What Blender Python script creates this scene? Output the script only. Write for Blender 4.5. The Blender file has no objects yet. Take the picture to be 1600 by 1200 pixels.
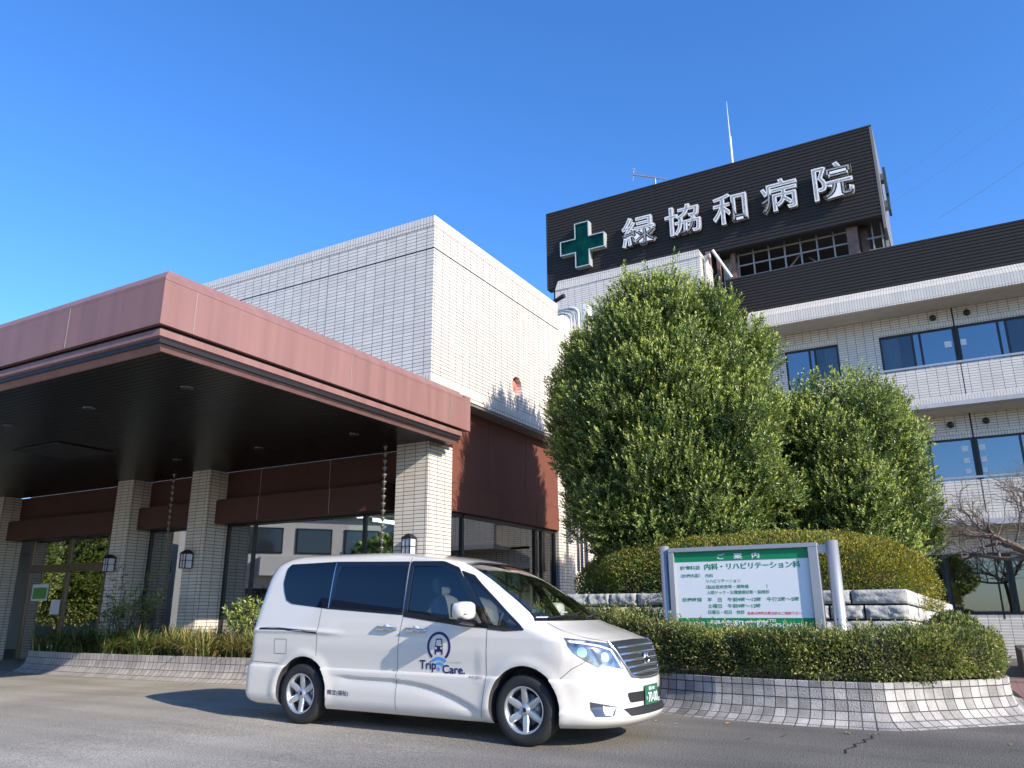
import bpy, bmesh, math, random
import numpy as np
from math import sin, cos, pi, radians, atan2, sqrt, exp
from mathutils import Vector, Matrix
from mathutils.bvhtree import BVHTree
from mathutils import noise as mnoise
from mathutils.geometry import delaunay_2d_cdt

SC = bpy.context.scene
COL = SC.collection
rnd = random.Random(7)

# ------------------------------------------------------------------ helpers
def tag(o, label=None, cat=None, group=None, kind=None):
    if label: o['label'] = label
    if cat: o['category'] = cat
    if group: o['group'] = group
    if kind: o['kind'] = kind
    return o

def thing(name, loc, label, cat, group=None, rz=0.0):
    o = bpy.data.objects.new(name, None); COL.objects.link(o)
    o.location = loc; o.rotation_euler = (0, 0, rz); o.empty_display_size = .2
    return tag(o, label, cat, group)

class MB:
    """collects shapes, builds ONE mesh object"""
    def __init__(s): s.v = []; s.f = []; s.mi = []; s.uv = []; s.m = 0; s.sm = []
    def add(s, vs, fs, smooth=False, uvs=None):
        n = len(s.v); s.v += [tuple(v) for v in vs]
        for k, f in enumerate(fs):
            s.f.append([i + n for i in f]); s.mi.append(s.m); s.sm.append(smooth)
            s.uv.append(uvs[k] if uvs else None)
    def box(s, x0, x1, y0, y1, z0, z1):
        v = [(x, y, z) for x in (x0, x1) for y in (y0, y1) for z in (z0, z1)]
        s.add(v, [(0, 1, 3, 2), (4, 6, 7, 5), (0, 4, 5, 1), (2, 3, 7, 6), (0, 2, 6, 4), (1, 5, 7, 3)])
    def tube(s, pts, r, n=8, r2=None, caps=True):
        pts = [Vector(p) for p in pts]; m = len(pts); vs = []
        up = None
        for i, p in enumerate(pts):
            d = (pts[min(i + 1, m - 1)] - pts[max(i - 1, 0)]).normalized()
            if up is None:
                up = Vector((0, 0, 1)) if abs(d.z) < .9 else Vector((1, 0, 0))
            a = d.cross(up); 
            if a.length < 1e-5: a = d.cross(Vector((0, 1, 0)))
            a.normalize(); b = d.cross(a).normalized(); up = -b if False else up
            rr = r if r2 is None else r + (r2 - r) * i / max(1, m - 1)
            for k in range(n):
                t = 2 * pi * k / n
                vs.append(p + a * (cos(t) * rr) + b * (sin(t) * rr))
        fs = []
        for i in range(m - 1):
            for k in range(n):
                fs.append((i * n + k, i * n + (k + 1) % n, (i + 1) * n + (k + 1) % n, (i + 1) * n + k))
        s.add(vs, fs, True)
        if caps:
            s.add(vs[:n], [tuple(range(n))[::-1]]); s.add(vs[-n:], [tuple(range(n))])
    def lathe(s, prof, n=32, axis='y', c=(0, 0, 0), smooth=True):
        vs = []
        for (r, h) in prof:
            for k in range(n):
                t = 2 * pi * k / n
                if axis == 'y': vs.append((c[0] + r * cos(t), c[1] + h, c[2] + r * sin(t)))
                elif axis == 'z': vs.append((c[0] + r * cos(t), c[1] + r * sin(t), c[2] + h))
                else: vs.append((c[0] + h, c[1] + r * cos(t), c[2] + r * sin(t)))
        fs = [(i * n + k, i * n + (k + 1) % n, (i + 1) * n + (k + 1) % n, (i + 1) * n + k)
              for i in range(len(prof) - 1) for k in range(n)]
        s.add(vs, fs, smooth)
    def build(s, name, mats, parent=None, bevel=0, recalc=True, loc=None):
        if not isinstance(mats, (list, tuple)): mats = [mats]
        me = bpy.data.meshes.new(name); me.from_pydata(s.v, [], s.f)
        for m in mats: me.materials.append(m)
        me.polygons.foreach_set('material_index', s.mi)
        me.polygons.foreach_set('use_smooth', s.sm)
        if any(u for u in s.uv):
            l = me.uv_layers.new(name='UVMap'); k = 0
            for f, u in zip(s.f, s.uv):
                for j in range(len(f)):
                    l.data[k].uv = u[j] if u else (0, 0); k += 1
        if recalc:
            bm = bmesh.new(); bm.from_mesh(me); bmesh.ops.recalc_face_normals(bm, faces=bm.faces); bm.to_mesh(me); bm.free()
        me.update()
        o = bpy.data.objects.new(name, me); COL.objects.link(o)
        if parent: o.parent = parent
        if loc: o.location = loc
        if bevel:
            b = o.modifiers.new('b', 'BEVEL'); b.width = bevel; b.segments = 2; b.limit_method = 'ANGLE'
        return o

def box(name, d, mat, parent=None, bevel=0):
    m = MB(); m.box(*d); return m.build(name, mat, parent, bevel)

def apply_mods(o):
    dg = bpy.context.evaluated_depsgraph_get(); dg.update()
    me = bpy.data.meshes.new_from_object(o.evaluated_get(dg)); o.modifiers.clear(); o.data = me

def copy_tree(o, parent=None):
    c = o.copy(); COL.objects.link(c); c.parent = parent
    for ch in list(o.children): copy_tree(ch, c)
    return c

# ------------------------------------------------------------------ materials
def newmat(name):
    m = bpy.data.materials.new(name); m.use_nodes = True
    nt = m.node_tree; return m, nt, nt.nodes['Principled BSDF']
def inp(b, k, v):
    if k in b.inputs: b.inputs[k].default_value = v
def pm(name, col, rough=.5, metal=0, spec=.5, coat=0, noise=0, nscale=20, bump=0, bscale=80, emit=None, es=1):
    m, nt, b = newmat(name)
    inp(b, 'Base Color', (*col, 1)); inp(b, 'Roughness', rough); inp(b, 'Metallic', metal)
    inp(b, 'Specular IOR Level', spec); inp(b, 'Coat Weight', coat); inp(b, 'Coat Roughness', .04)
    N, L = nt.nodes, nt.links
    if noise:
        t = N.new('ShaderNodeTexCoord'); n = N.new('ShaderNodeTexNoise'); n.inputs['Detail'].default_value = 6
        if isinstance(nscale, tuple):
            mp = N.new('ShaderNodeMapping'); mp.inputs['Scale'].default_value = nscale; L.new(t.outputs['Object'], mp.inputs[0]); L.new(mp.outputs[0], n.inputs['Vector']); n.inputs['Scale'].default_value = 1
        else: n.inputs['Scale'].default_value = nscale; L.new(t.outputs['Object'], n.inputs['Vector'])
        mx = N.new('ShaderNodeMix'); mx.data_type = 'RGBA'
        mr = N.new('ShaderNodeMapRange'); mr.inputs[1].default_value = .3; mr.inputs[2].default_value = .7
        L.new(n.outputs['Fac'], mr.inputs[0]); L.new(mr.outputs[0], mx.inputs[0])
        mx.inputs[6].default_value = (*[c * (1 - noise) for c in col], 1); mx.inputs[7].default_value = (*[min(1, c * (1 + noise)) for c in col], 1)
        L.new(mx.outputs[2], b.inputs['Base Color'])
    if bump:
        t = N.new('ShaderNodeTexCoord'); n = N.new('ShaderNodeTexNoise'); n.inputs['Scale'].default_value = bscale
        n.inputs['Detail'].default_value = 5; L.new(t.outputs['Object'], n.inputs['Vector'])
        bp = N.new('ShaderNodeBump'); bp.inputs['Strength'].default_value = bump; bp.inputs['Distance'].default_value = .01
        L.new(n.outputs['Fac'], bp.inputs['Height']); L.new(bp.outputs[0], b.inputs['Normal'])
    if emit:
        inp(b, 'Emission Color', (*emit, 1)); inp(b, 'Emission Strength', es)
    return m

def tilemat(name, tw, th, col, mortar, msize=.007, var=.06, offx=0, offz=0, rough=.3, uv=False, bumpd=.004, stain=.0, rnoise=0, streak=False):
    """stack-bond tiles laid in metres on whichever way the wall faces"""
    m, nt, b = newmat(name); N, L = nt.nodes, nt.links
    if uv:
        tc = N.new('ShaderNodeTexCoord'); vec = tc.outputs['UV']
    else:
        g = N.new('ShaderNodeNewGeometry'); sp = N.new('ShaderNodeSeparateXYZ'); sn = N.new('ShaderNodeSeparateXYZ')
        L.new(g.outputs['Position'], sp.inputs[0]); L.new(g.outputs['True Normal'], sn.inputs[0])
        ab = N.new('ShaderNodeMath'); ab.operation = 'ABSOLUTE'; L.new(sn.outputs[0], ab.inputs[0])
        gt = N.new('ShaderNodeMath'); gt.operation = 'GREATER_THAN'; gt.inputs[1].default_value = .6; L.new(ab.outputs[0], gt.inputs[0])
        mx = N.new('ShaderNodeMix'); mx.data_type = 'FLOAT'; L.new(gt.outputs[0], mx.inputs[0]); L.new(sp.outputs[0], mx.inputs[2]); L.new(sp.outputs[1], mx.inputs[3])
        cb = N.new('ShaderNodeCombineXYZ'); L.new(mx.outputs[0], cb.inputs[0]); L.new(sp.outputs[2], cb.inputs[1]); vec = cb.outputs[0]
    mp = N.new('ShaderNodeMapping'); mp.inputs['Location'].default_value = (offx, offz, 0); L.new(vec, mp.inputs[0]); vec = mp.outputs[0]
    br = N.new('ShaderNodeTexBrick'); br.offset = 0; br.squash = 1
    L.new(vec, br.inputs['Vector'])
    br.inputs['Scale'].default_value = 1; br.inputs['Brick Width'].default_value = tw; br.inputs['Row Height'].default_value = th
    br.inputs['Mortar Size'].default_value = msize / 2; br.inputs['Mortar Smooth'].default_value = .1; br.inputs['Bias'].default_value = 0
    br.inputs['Color1'].default_value = (*[c * (1 - var) for c in col], 1); br.inputs['Color2'].default_value = (*[min(1, c * (1 + var)) for c in col], 1)
    br.inputs['Mortar'].default_value = (*mortar, 1)
    out = br.outputs['Color']
    if stain:
        n = N.new('ShaderNodeTexNoise'); n.inputs['Scale'].default_value = 2.2; n.inputs['Detail'].default_value = 8; n.inputs['Roughness'].default_value = .7
        if streak:
            ms = N.new('ShaderNodeMapping'); ms.inputs['Scale'].default_value = (2.2, .22, 1); L.new(vec, ms.inputs[0]); L.new(ms.outputs[0], n.inputs['Vector'])
        else: L.new(vec, n.inputs['Vector'])
        mr = N.new('ShaderNodeMapRange'); mr.inputs[1].default_value = .35; mr.inputs[2].default_value = .7
        mr.inputs[3].default_value = 1; mr.inputs[4].default_value = 1 - stain; L.new(n.outputs['Fac'], mr.inputs[0])
        mm = N.new('ShaderNodeMix'); mm.data_type = 'RGBA'; mm.blend_type = 'MULTIPLY'; mm.inputs[0].default_value = 1
        L.new(out, mm.inputs[6]); L.new(mr.outputs[0], mm.inputs[7]); out = mm.outputs[2]
    L.new(out, b.inputs['Base Color'])
    bp = N.new('ShaderNodeBump'); bp.inputs['Strength'].default_value = .6; bp.inputs['Distance'].default_value = bumpd; bp.invert = True
    h = br.outputs['Fac']
    if rnoise:
        n2 = N.new('ShaderNodeTexNoise'); n2.inputs['Scale'].default_value = 60; n2.inputs['Detail'].default_value = 6; L.new(vec, n2.inputs['Vector'])
        ma = N.new('ShaderNodeMath'); ma.operation = 'MULTIPLY_ADD'; ma.inputs[1].default_value = rnoise; L.new(n2.outputs['Fac'], ma.inputs[0]); L.new(h, ma.inputs[2]); h = ma.outputs[0]
    L.new(h, bp.inputs['Height']); L.new(bp.outputs[0], b.inputs['Normal'])
    inp(b, 'Roughness', rough)
    return m

def glassmat(name, tint=(.6, .68, .66), refl=.3, rough=.01):
    """window glass: some reflected, the rest seen through"""
    m = bpy.data.materials.new(name); m.use_nodes = True; nt = m.node_tree; N, L = nt.nodes, nt.links
    N.remove(N['Principled BSDF']); o = N['Material Output']
    g = N.new('ShaderNodeBsdfGlossy'); g.inputs['Roughness'].default_value = rough; g.inputs['Color'].default_value = (.95, .97, 1, 1)
    t = N.new('ShaderNodeBsdfTransparent'); t.inputs[0].default_value = (*tint, 1)
    fr = N.new('ShaderNodeFresnel'); fr.inputs[0].default_value = 1.5
    ad = N.new('ShaderNodeMath'); ad.operation = 'ADD'; ad.use_clamp = True; ad.inputs[1].default_value = refl; L.new(fr.outputs[0], ad.inputs[0])
    mx = N.new('ShaderNodeMixShader'); L.new(ad.outputs[0], mx.inputs[0]); L.new(t.outputs[0], mx.inputs[1]); L.new(g.outputs[0], mx.inputs[2])
    L.new(mx.outputs[0], o.inputs[0]); return m

def leafmat(name, col, rough=.42, trans=.25):
    m = bpy.data.materials.new(name); m.use_nodes = True; nt = m.node_tree; N, L = nt.nodes, nt.links
    b = N['Principled BSDF']; o = N['Material Output']; inp(b, 'Base Color', (*col, 1)); inp(b, 'Roughness', rough); inp(b, 'Specular IOR Level', .5)
    t = N.new('ShaderNodeBsdfTranslucent'); t.inputs[0].default_value = (min(1, col[0] * 1.6), min(1, col[1] * 1.7), col[2] * .8, 1)
    mx = N.new('ShaderNodeMixShader'); mx.inputs[0].default_value = trans
    L.new(b.outputs[0], mx.inputs[1]); L.new(t.outputs[0], mx.inputs[2]); L.new(mx.outputs[0], o.inputs[0]); return m

M = {}
TILE = (.70, .638, .562)
M['tile'] = tilemat('wall_tile', .235, .0675, TILE, (.075, .07, .064), msize=.011, var=.07, stain=.10, streak=True)
M['soldier'] = tilemat('soldier_tile', .0675, .235, TILE, (.11, .10, .095), msize=.010, var=.05)
M['wingtile'] = tilemat('wing_tile', .235, .0675, (.72, .665, .59), (.10, .10, .095), msize=.011, var=.05, stain=.12)
M['wingsoldier'] = tilemat('wing_soldier', .0675, .5, (.72, .665, .59), (.15, .15, .145), msize=.009, var=.05, stain=.1)
M['sett'] = tilemat('granite_sett', .122, .112, (.47, .435, .40), (.075, .066, .06), msize=.012, var=.30, uv=True, rough=.85, bumpd=.02, stain=.55, rnoise=1.2)
M['sett2'] = tilemat('paver_edge', .105, .125, (.42, .38, .35), (.06, .055, .05), msize=.010, var=.15, uv=True, rough=.8, bumpd=.008, stain=.3, rnoise=.3)
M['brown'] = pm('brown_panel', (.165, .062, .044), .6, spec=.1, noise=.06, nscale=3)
M['brownshade'] = pm('brown_band', (.085, .038, .030), .5, spec=.25, noise=.06, nscale=3)  # brown panel darkened: the canopy's shade is put into the colour
M['fascia'] = pm('fascia_panel', (.245, .130, .117), .5, spec=.3, noise=.13, nscale=(5, 5, .35))
M['groove'] = pm('dark_groove', (.012, .011, .012), .5)
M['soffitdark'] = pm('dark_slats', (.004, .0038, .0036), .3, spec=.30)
M['frame'] = pm('black_frame', (.012, .012, .013), .35)
M['bronze'] = pm('bronze_frame', (.16, .13, .10), .35, metal=.7)
M['alu'] = pm('brushed_aluminium', (.46, .455, .45), .45, metal=.65)
M['plaster'] = pm('soffit_plaster', (.52, .50, .45), .8, noise=.08, nscale=4)
M['concrete'] = pm('concrete_ledge', (.42, .43, .44), .7, noise=.12, nscale=5)
M['siding'] = pm('black_siding', (.034, .030, .028), .6, spec=.2)
M['steel'] = pm('rusty_steel', (.20, .115, .09), .6, noise=.3, nscale=8)
M['galv'] = pm('grey_steel', (.38, .34, .31), .5, metal=.3)
M['dark'] = pm('dark_interior', (.02, .021, .022), .8)
M['room'] = pm('room_wall', (.5, .52, .5), .9)
M['roomfloor'] = pm('room_floor', (.16, .15, .14), .5)
M['curtain'] = pm('white_curtain', (.62, .70, .66), .9)
M['curtain2'] = pm('green_curtain', (.30, .38, .35), .9)
M['glass'] = glassmat('lobby_glass', (.56, .66, .62), .24)
M['glassblue'] = glassmat('ward_glass', (.40, .43, .47), .20)
M['glassgrey'] = glassmat('ward_glass_plain', (.62, .64, .66), .03)
M['glassdark'] = glassmat('side_glass', (.35, .38, .37), .10)
M['white'] = pm('white_paint', (.78, .78, .76), .5)
M['pipe'] = pm('grey_pipe', (.50, .50, .50), .45)
M['lampmetal'] = pm('lamp_metal', (.03, .03, .04), .4, metal=.5)
M['lampglass'] = pm('lamp_glass', (.62, .64, .70), .3)
M['lightpanel'] = pm('ceiling_light_panel', (.9, .9, .9), .4, emit=(1, 1, .95), es=6)
M['black'] = pm('matt_black', (.01, .01, .01), .7)
M['bark'] = pm('bark', (.12, .095, .075), .9, noise=.3, nscale=15, bump=.6, bscale=40)
M['barkpale'] = pm('pale_bark', (.16, .125, .10), .9, noise=.3, nscale=15)
M['soil'] = pm('soil', (.07, .05, .035), .95, noise=.4, nscale=12, bump=.8, bscale=30)
M['stone'] = pm('granite_block', (.43, .415, .39), .9, noise=.16, nscale=45, bump=1.0, bscale=28)
M['gin'] = pm('sign_green', (.0, .23, .085), .45)
M['signwhite'] = pm('sign_white', (.74, .76, .78), .35)
M['red'] = pm('red_letters', (.65, .02, .05), .5)
M['wletter'] = pm('white_letters', (.8, .8, .8), .45)
HL = dict(lamp=[(-.404, .971), (-.25, .952), (.056, .915), (.078, .87), (.152, .689), (-.022, .722), (-.093, .73), (-.132, .711), (-.253, .771), (-.351, .842), (-.394, .907)],
          dark1=[(-.20, .88), (-.165, .875), (-.085, .742), (-.12, .735)],
          strip=[(-.38, .945), (-.25, .928), (-.10, .905), (.03, .868), (.135, .70), (.122, .698), (.015, .856), (-.11, .892), (-.25, .914), (-.375, .93)],
          bulbs=[(-.275, .845, .045), (-.055, .80, .042)],
          fog=[(-.221, .418), (.044, .371), (.0, .298), (-.045, .289), (-.184, .293), (-.216, .354)],
          fogc=[(-.104, .385), (.030, .362), (-.028, .302), (-.09, .306)],
          crease=[(-.25, .763), (-.36, .70), (-.45, .61)])
# ------------------------------------------------------------------ minivan
def pchip(xs, ys):
    xs = np.array(xs, float); ys = np.array(ys, float); h = np.diff(xs); d = np.diff(ys) / h
    m = np.zeros(len(xs)); m[0] = d[0]; m[-1] = d[-1]
    for i in range(1, len(xs) - 1):
        if d[i - 1] * d[i] > 0:
            w1 = 2 * h[i] + h[i - 1]; w2 = h[i] + 2 * h[i - 1]; m[i] = (w1 + w2) / (w1 / d[i - 1] + w2 / d[i])
    def f(x):
        i = int(min(max(np.searchsorted(xs, x) - 1, 0), len(xs) - 2)); t = (x - xs[i]) / h[i]; t = min(max(t, 0), 1)
        return float((1 + 2 * t) * (1 - t) ** 2 * ys[i] + t * (1 - t) ** 2 * h[i] * m[i] + t * t * (3 - 2 * t) * ys[i + 1] + t * t * (t - 1) * h[i] * m[i + 1])
    return f
def tab(s):
    p = [tuple(float(a) for a in q.split(':')) for q in s.split()]; return pchip([a for a, _ in p], [b for _, b in p])
XF = tab('.18:3.72 .22:3.80 .27:3.835 .31:3.83 .36:3.80 .45:3.80 .55:3.805 .65:3.785 .75:3.76 .84:3.73 .90:3.70 .94:3.65 .97:3.57 1.01:3.46 1.05:3.33 1.09:3.21 1.13:3.11 1.2:3.0 1.3:2.85 1.4:2.69 1.5:2.52 1.6:2.33 1.68:2.15 1.74:1.96 1.79:1.7 1.82:1.45 1.845:1.1 1.86:.7 1.868:.45')
XR = tab('.18:-.86 .23:-.93 .3:-.955 .6:-.945 .66:-.925 1.0:-.905 1.36:-.87 1.55:-.84 1.68:-.79 1.75:-.745 1.80:-.68 1.83:-.59 1.85:-.44 1.862:-.15 1.868:.1')
WW = tab('.18:.80 .22:.845 .30:.868 .50:.870 .588:.866 .604:.845 .70:.850 .85:.862 .95:.862 1.02:.855 1.10:.845 1.2:.83 1.4:.797 1.6:.762 1.7:.738 1.76:.712 1.80:.668 1.83:.595 1.85:.485 1.862:.33 1.868:.14')
RF = tab('.18:.75 .30:.80 .60:.72 .90:.62 .97:.56 1.09:.52 1.13:.46 1.2:.36 1.6:.30 1.74:.34 1.80:.5 1.868:.3')
RR = tab('.18:.16 1.0:.16 1.4:.22 1.7:.26 1.8:.4 1.868:.3')
def fexp(z): return 2.5 if z < .95 else 2.35
def ridge(x, z):
    y = 0
    for cx in (0, 2.86):
        r = sqrt((x - cx) ** 2 + (z - .33) ** 2); y += .018 * exp(-((r - .40) / .05) ** 2) * (1 if z > .3 else .6)
    # swept crease low on the doors
    if .45 < x < 2.40:
        zc = .50 - .20 * max(0, (x - 1.38) / .92) ** 2 if x > 1.38 else .51 + .01 * (1.38 - x)
        d_ = z - zc; y -= (.024 * exp(-(d_ / .075) ** 2) if d_ < 0 else .024 * exp(-(d_ / .014) ** 2)) * min(1, (x - .45) * 4) * min(1, (2.40 - x) * 8) * (1 if z > .2 else 0)
    # shoulder ridge behind the door handles
    zs = .985 - .03 * max(0, x) if x < .62 else 0
    if x < .62: y += .016 * exp(-((z - zs) / .025) ** 2) * min(1, (.62 - x) * 4)
    if 2.35 < x < 3.3: y += .010 * exp(-((z - .74 - .10 * (x - 2.86)) / .16) ** 2)
    return y
def zlevels():
    segs = [(.18, .34, 9), (.34, .56, 18), (.56, .64, 7), (.64, .90, 9), (.90, 1.14, 22), (1.14, 1.70, 20), (1.70, 1.82, 12), (1.82, 1.868, 10)]
    zs = []
    for a, b, n in segs: zs += list(np.linspace(a, b, n, endpoint=False))
    return zs + [1.868]
def half_ring(z, inset=0):
    xf, xr, w, rf, rr = XF(z) - inset, XR(z) + inset, WW(z) - inset, RF(z), RR(z); n = fexp(z); nr = 3.0
    P = []
    for k in range(13):
        t = pi / 2 * k / 12; P.append((xr + rr - rr * (max(0, cos(t)) ** (2 / nr)), -w * (sin(t) ** (2 / nr))))
    for k in range(1, 92):
        P.append((xr + rr + (xf - rf - xr - rr) * k / 92, -w))
    for k in range(33):
        t = pi / 2 * k / 32; P.append((xf - rf + rf * (sin(t) ** (2 / n)), -w * (max(0, cos(t)) ** (2 / n))))
    return P
def body_mesh(name, zs, inset=0, xmin=None, top=None):
    V = []; F = []; half = []
    for z in zs:
        h = half_ring(z, inset)
        H = []
        for (x, y) in h:
            if xmin is not None: x = max(x, xmin)
            if inset == 0 and abs(y) > .8 * WW(z): y -= ridge(x, z)
            H.append((x, y, z))
        ring = H + [(x, -y, zz) for (x, y, zz) in H[-2:0:-1]]
        half.append(len(ring)); V += ring
    n = half[0]
    for i in range(len(zs) - 1):
        for k in range(n):
            F.append((i * n + k, i * n + (k + 1) % n, (i + 1) * n + (k + 1) % n, (i + 1) * n + k))
    a = len(V); V.append((1.2, 0, zs[0])); b = len(V); V.append((.45 if top is None else top, 0, zs[-1] + .001))
    for k in range(n):
        F.append((a, (k + 1) % n, k)); F.append((b, (len(zs) - 1) * n + k, (len(zs) - 1) * n + (k + 1) % n))
    me = bpy.data.meshes.new(name); me.from_pydata(V, [], F)
    bm = bmesh.new(); bm.from_mesh(me); bmesh.ops.remove_doubles(bm, verts=bm.verts, dist=1e-5)
    bmesh.ops.dissolve_degenerate(bm, edges=bm.edges, dist=1e-6)
    bmesh.ops.recalc_face_normals(bm, faces=bm.faces); bm.to_mesh(me); bm.free()
    for p in me.polygons: p.use_smooth = True
    return me

def shrink(poly, d):
    n = len(poly); A = sum(poly[i][0] * poly[(i + 1) % n][1] - poly[(i + 1) % n][0] * poly[i][1] for i in range(n))
    s = 1 if A > 0 else -1; out = []
    for i in range(n):
        p0, p1, p2 = Vector(poly[i - 1]), Vector(poly[i]), Vector(poly[(i + 1) % n])
        e1 = (p1 - p0).normalized(); e2 = (p2 - p1).normalized()
        n1 = Vector((-e1.y, e1.x)) * s; n2 = Vector((-e2.y, e2.x)) * s; m = (n1 + n2)
        m = m / max(.5, m.length_squared / 2) if m.length > 1e-6 else n1
        out.append(tuple(p1 + m * d))
    return out
def rounded(poly, r=.03, seg=4):
    out = []; n = len(poly)
    for i in range(n):
        p0, p1, p2 = Vector(poly[i - 1]), Vector(poly[i]), Vector(poly[(i + 1) % n])
        a = (p0 - p1); b = (p2 - p1); ra = min(r, a.length * .45); rb = min(r, b.length * .45)
        A = p1 + a.normalized() * ra; B = p1 + b.normalized() * rb
        for k in range(seg + 1):
            t = k / seg; out.append(tuple(A * (1 - t) ** 2 + p1 * 2 * t * (1 - t) + B * t * t))
    return out

BV = None
def cast(o, d):
    h = BV.ray_cast(Vector(o), Vector(d)); return h
def side_map(a, b, s=-1):      # (x,z) on the near side
    return (a, 1.5 * s, b), (0, -s, 0)
def front_map(a, b):
    return (5.0, a, b), (-1, 0, 0)
def diag_map(ang):
    # a = distance along horizontal direction square to the view, b = z ; ang = azimuth the part faces
    d = Vector((-cos(ang), sin(ang), 0)); r = Vector((sin(ang), cos(ang), 0))
    def f(a, b):
        o = Vector((2.9, 0, 0)) - d * 3 + r * a; return (o.x, o.y, b), tuple(d)
    return f
def patch(name, poly, mp, mat, parent, off=.003, grid=.04, flip=False, smooth=True, sub=.03):
    pts = []
    n = len(poly)
    for i in range(n):
        p, q = Vector(poly[i]), Vector(poly[(i + 1) % n]); k = max(1, int((q - p).length / sub))
        for j in range(k): pts.append(p.lerp(q, j / k))
    nb = len(pts); edges = [(i, (i + 1) % nb) for i in range(nb)]
    xs = [p[0] for p in poly]; ys = [p[1] for p in poly]
    def inside(x, y):
        c = False
        for i in range(n):
            x1, y1 = poly[i]; x2, y2 = poly[(i + 1) % n]
            if (y1 > y) != (y2 > y) and x < (x2 - x1) * (y - y1) / (y2 - y1) + x1: c = not c
        return c
    allp = list(pts); a = min(xs)
    while a < max(xs):
        b = min(ys)
        while b < max(ys):
            if inside(a, b) and all((Vector((a, b)) - p).length > grid * .4 for p in pts): allp.append(Vector((a, b)))
            b += grid
        a += grid
    r = delaunay_2d_cdt(allp, edges, [], 1, 1e-6)
    V = []; ok = []
    for p in r[0]:
        o, d = mp(p[0], p[1]); h = cast(o, d)
        if h[0] is None: V.append((0, 0, 0)); ok.append(False)
        else: V.append(tuple(h[0] + h[1] * off)); ok.append(True)
    F = [f for f in r[2] if all(ok[i] for i in f)]
    if flip: F = [tuple(reversed(f)) for f in F]
    m = MB(); m.add(V, F, smooth); o = m.build(name, mat, parent, recalc=False)
    me = o.data
    # face outwards
    bm = bmesh.new(); bm.from_mesh(me); bm.normal_update()
    o0, d0 = mp(sum(xs) / n, sum(ys) / n)
    for f in bm.faces:
        if f.normal.dot(Vector(d0)) > 0: f.normal_flip()
    loose = [v for v in bm.verts if not v.link_faces]; bmesh.ops.delete(bm, geom=loose, context='VERTS')
    bm.to_mesh(me); bm.free()
    return o
def ribbon(name, lines, mp, w, mat, parent, off=.0025, step=.03):
    m = MB()
    for pts in lines:
        P = []
        for i in range(len(pts) - 1):
            p, q = Vector(pts[i]), Vector(pts[i + 1]); k = max(1, int((q - p).length / step))
            P += [p.lerp(q, j / k) for j in range(k)]
        P.append(Vector(pts[-1])); vs = []
        for i, p in enumerate(P):
            d = (P[min(i + 1, len(P) - 1)] - P[max(i - 1, 0)]).normalized(); nn = Vector((-d.y, d.x))
            for s in (-1, 1):
                q = p + nn * (w / 2 * s); o, dd = mp(q.x, q.y); h = cast(o, dd)
                vs.append(h[0] + h[1] * off if h[0] else None)
        fs = [(2 * i, 2 * i + 1, 2 * i + 3, 2 * i + 2) for i in range(len(P) - 1)]
        fs = [f for f in fs if all(vs[j] is not None for j in f)]
        m.add([v if v is not None else (0, 0, 0) for v in vs], fs)
    return m.build(name, mat, parent, recalc=False)
def textmesh(s, w=None, h=None, extrude=0, offset=0, align='LEFT', spacing=1.0, shear=0):
    c = bpy.data.curves.new('t', 'FONT'); c.body = s; c.extrude = extrude; c.offset = offset; c.space_character = spacing; c.shear = shear
    c.resolution_u = 4
    o = bpy.data.objects.new('t', c); COL.objects.link(o)
    dg = bpy.context.evaluated_depsgraph_get(); dg.update(); me = bpy.data.meshes.new_from_object(o.evaluated_get(dg))
    bpy.data.objects.remove(o); bpy.data.curves.remove(c)
    co = np.array([v.co[:] for v in me.vertices]); F = [tuple(p.vertices) for p in me.polygons]; bpy.data.meshes.remove(me)
    lo = co.min(0); hi = co.max(0)
    co[:, 0] -= lo[0]; co[:, 1] -= lo[1]
    if w: co[:, 0] *= w / (hi[0] - lo[0])
    if h: co[:, 1] *= h / (hi[1] - lo[1])
    return co, F

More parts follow.
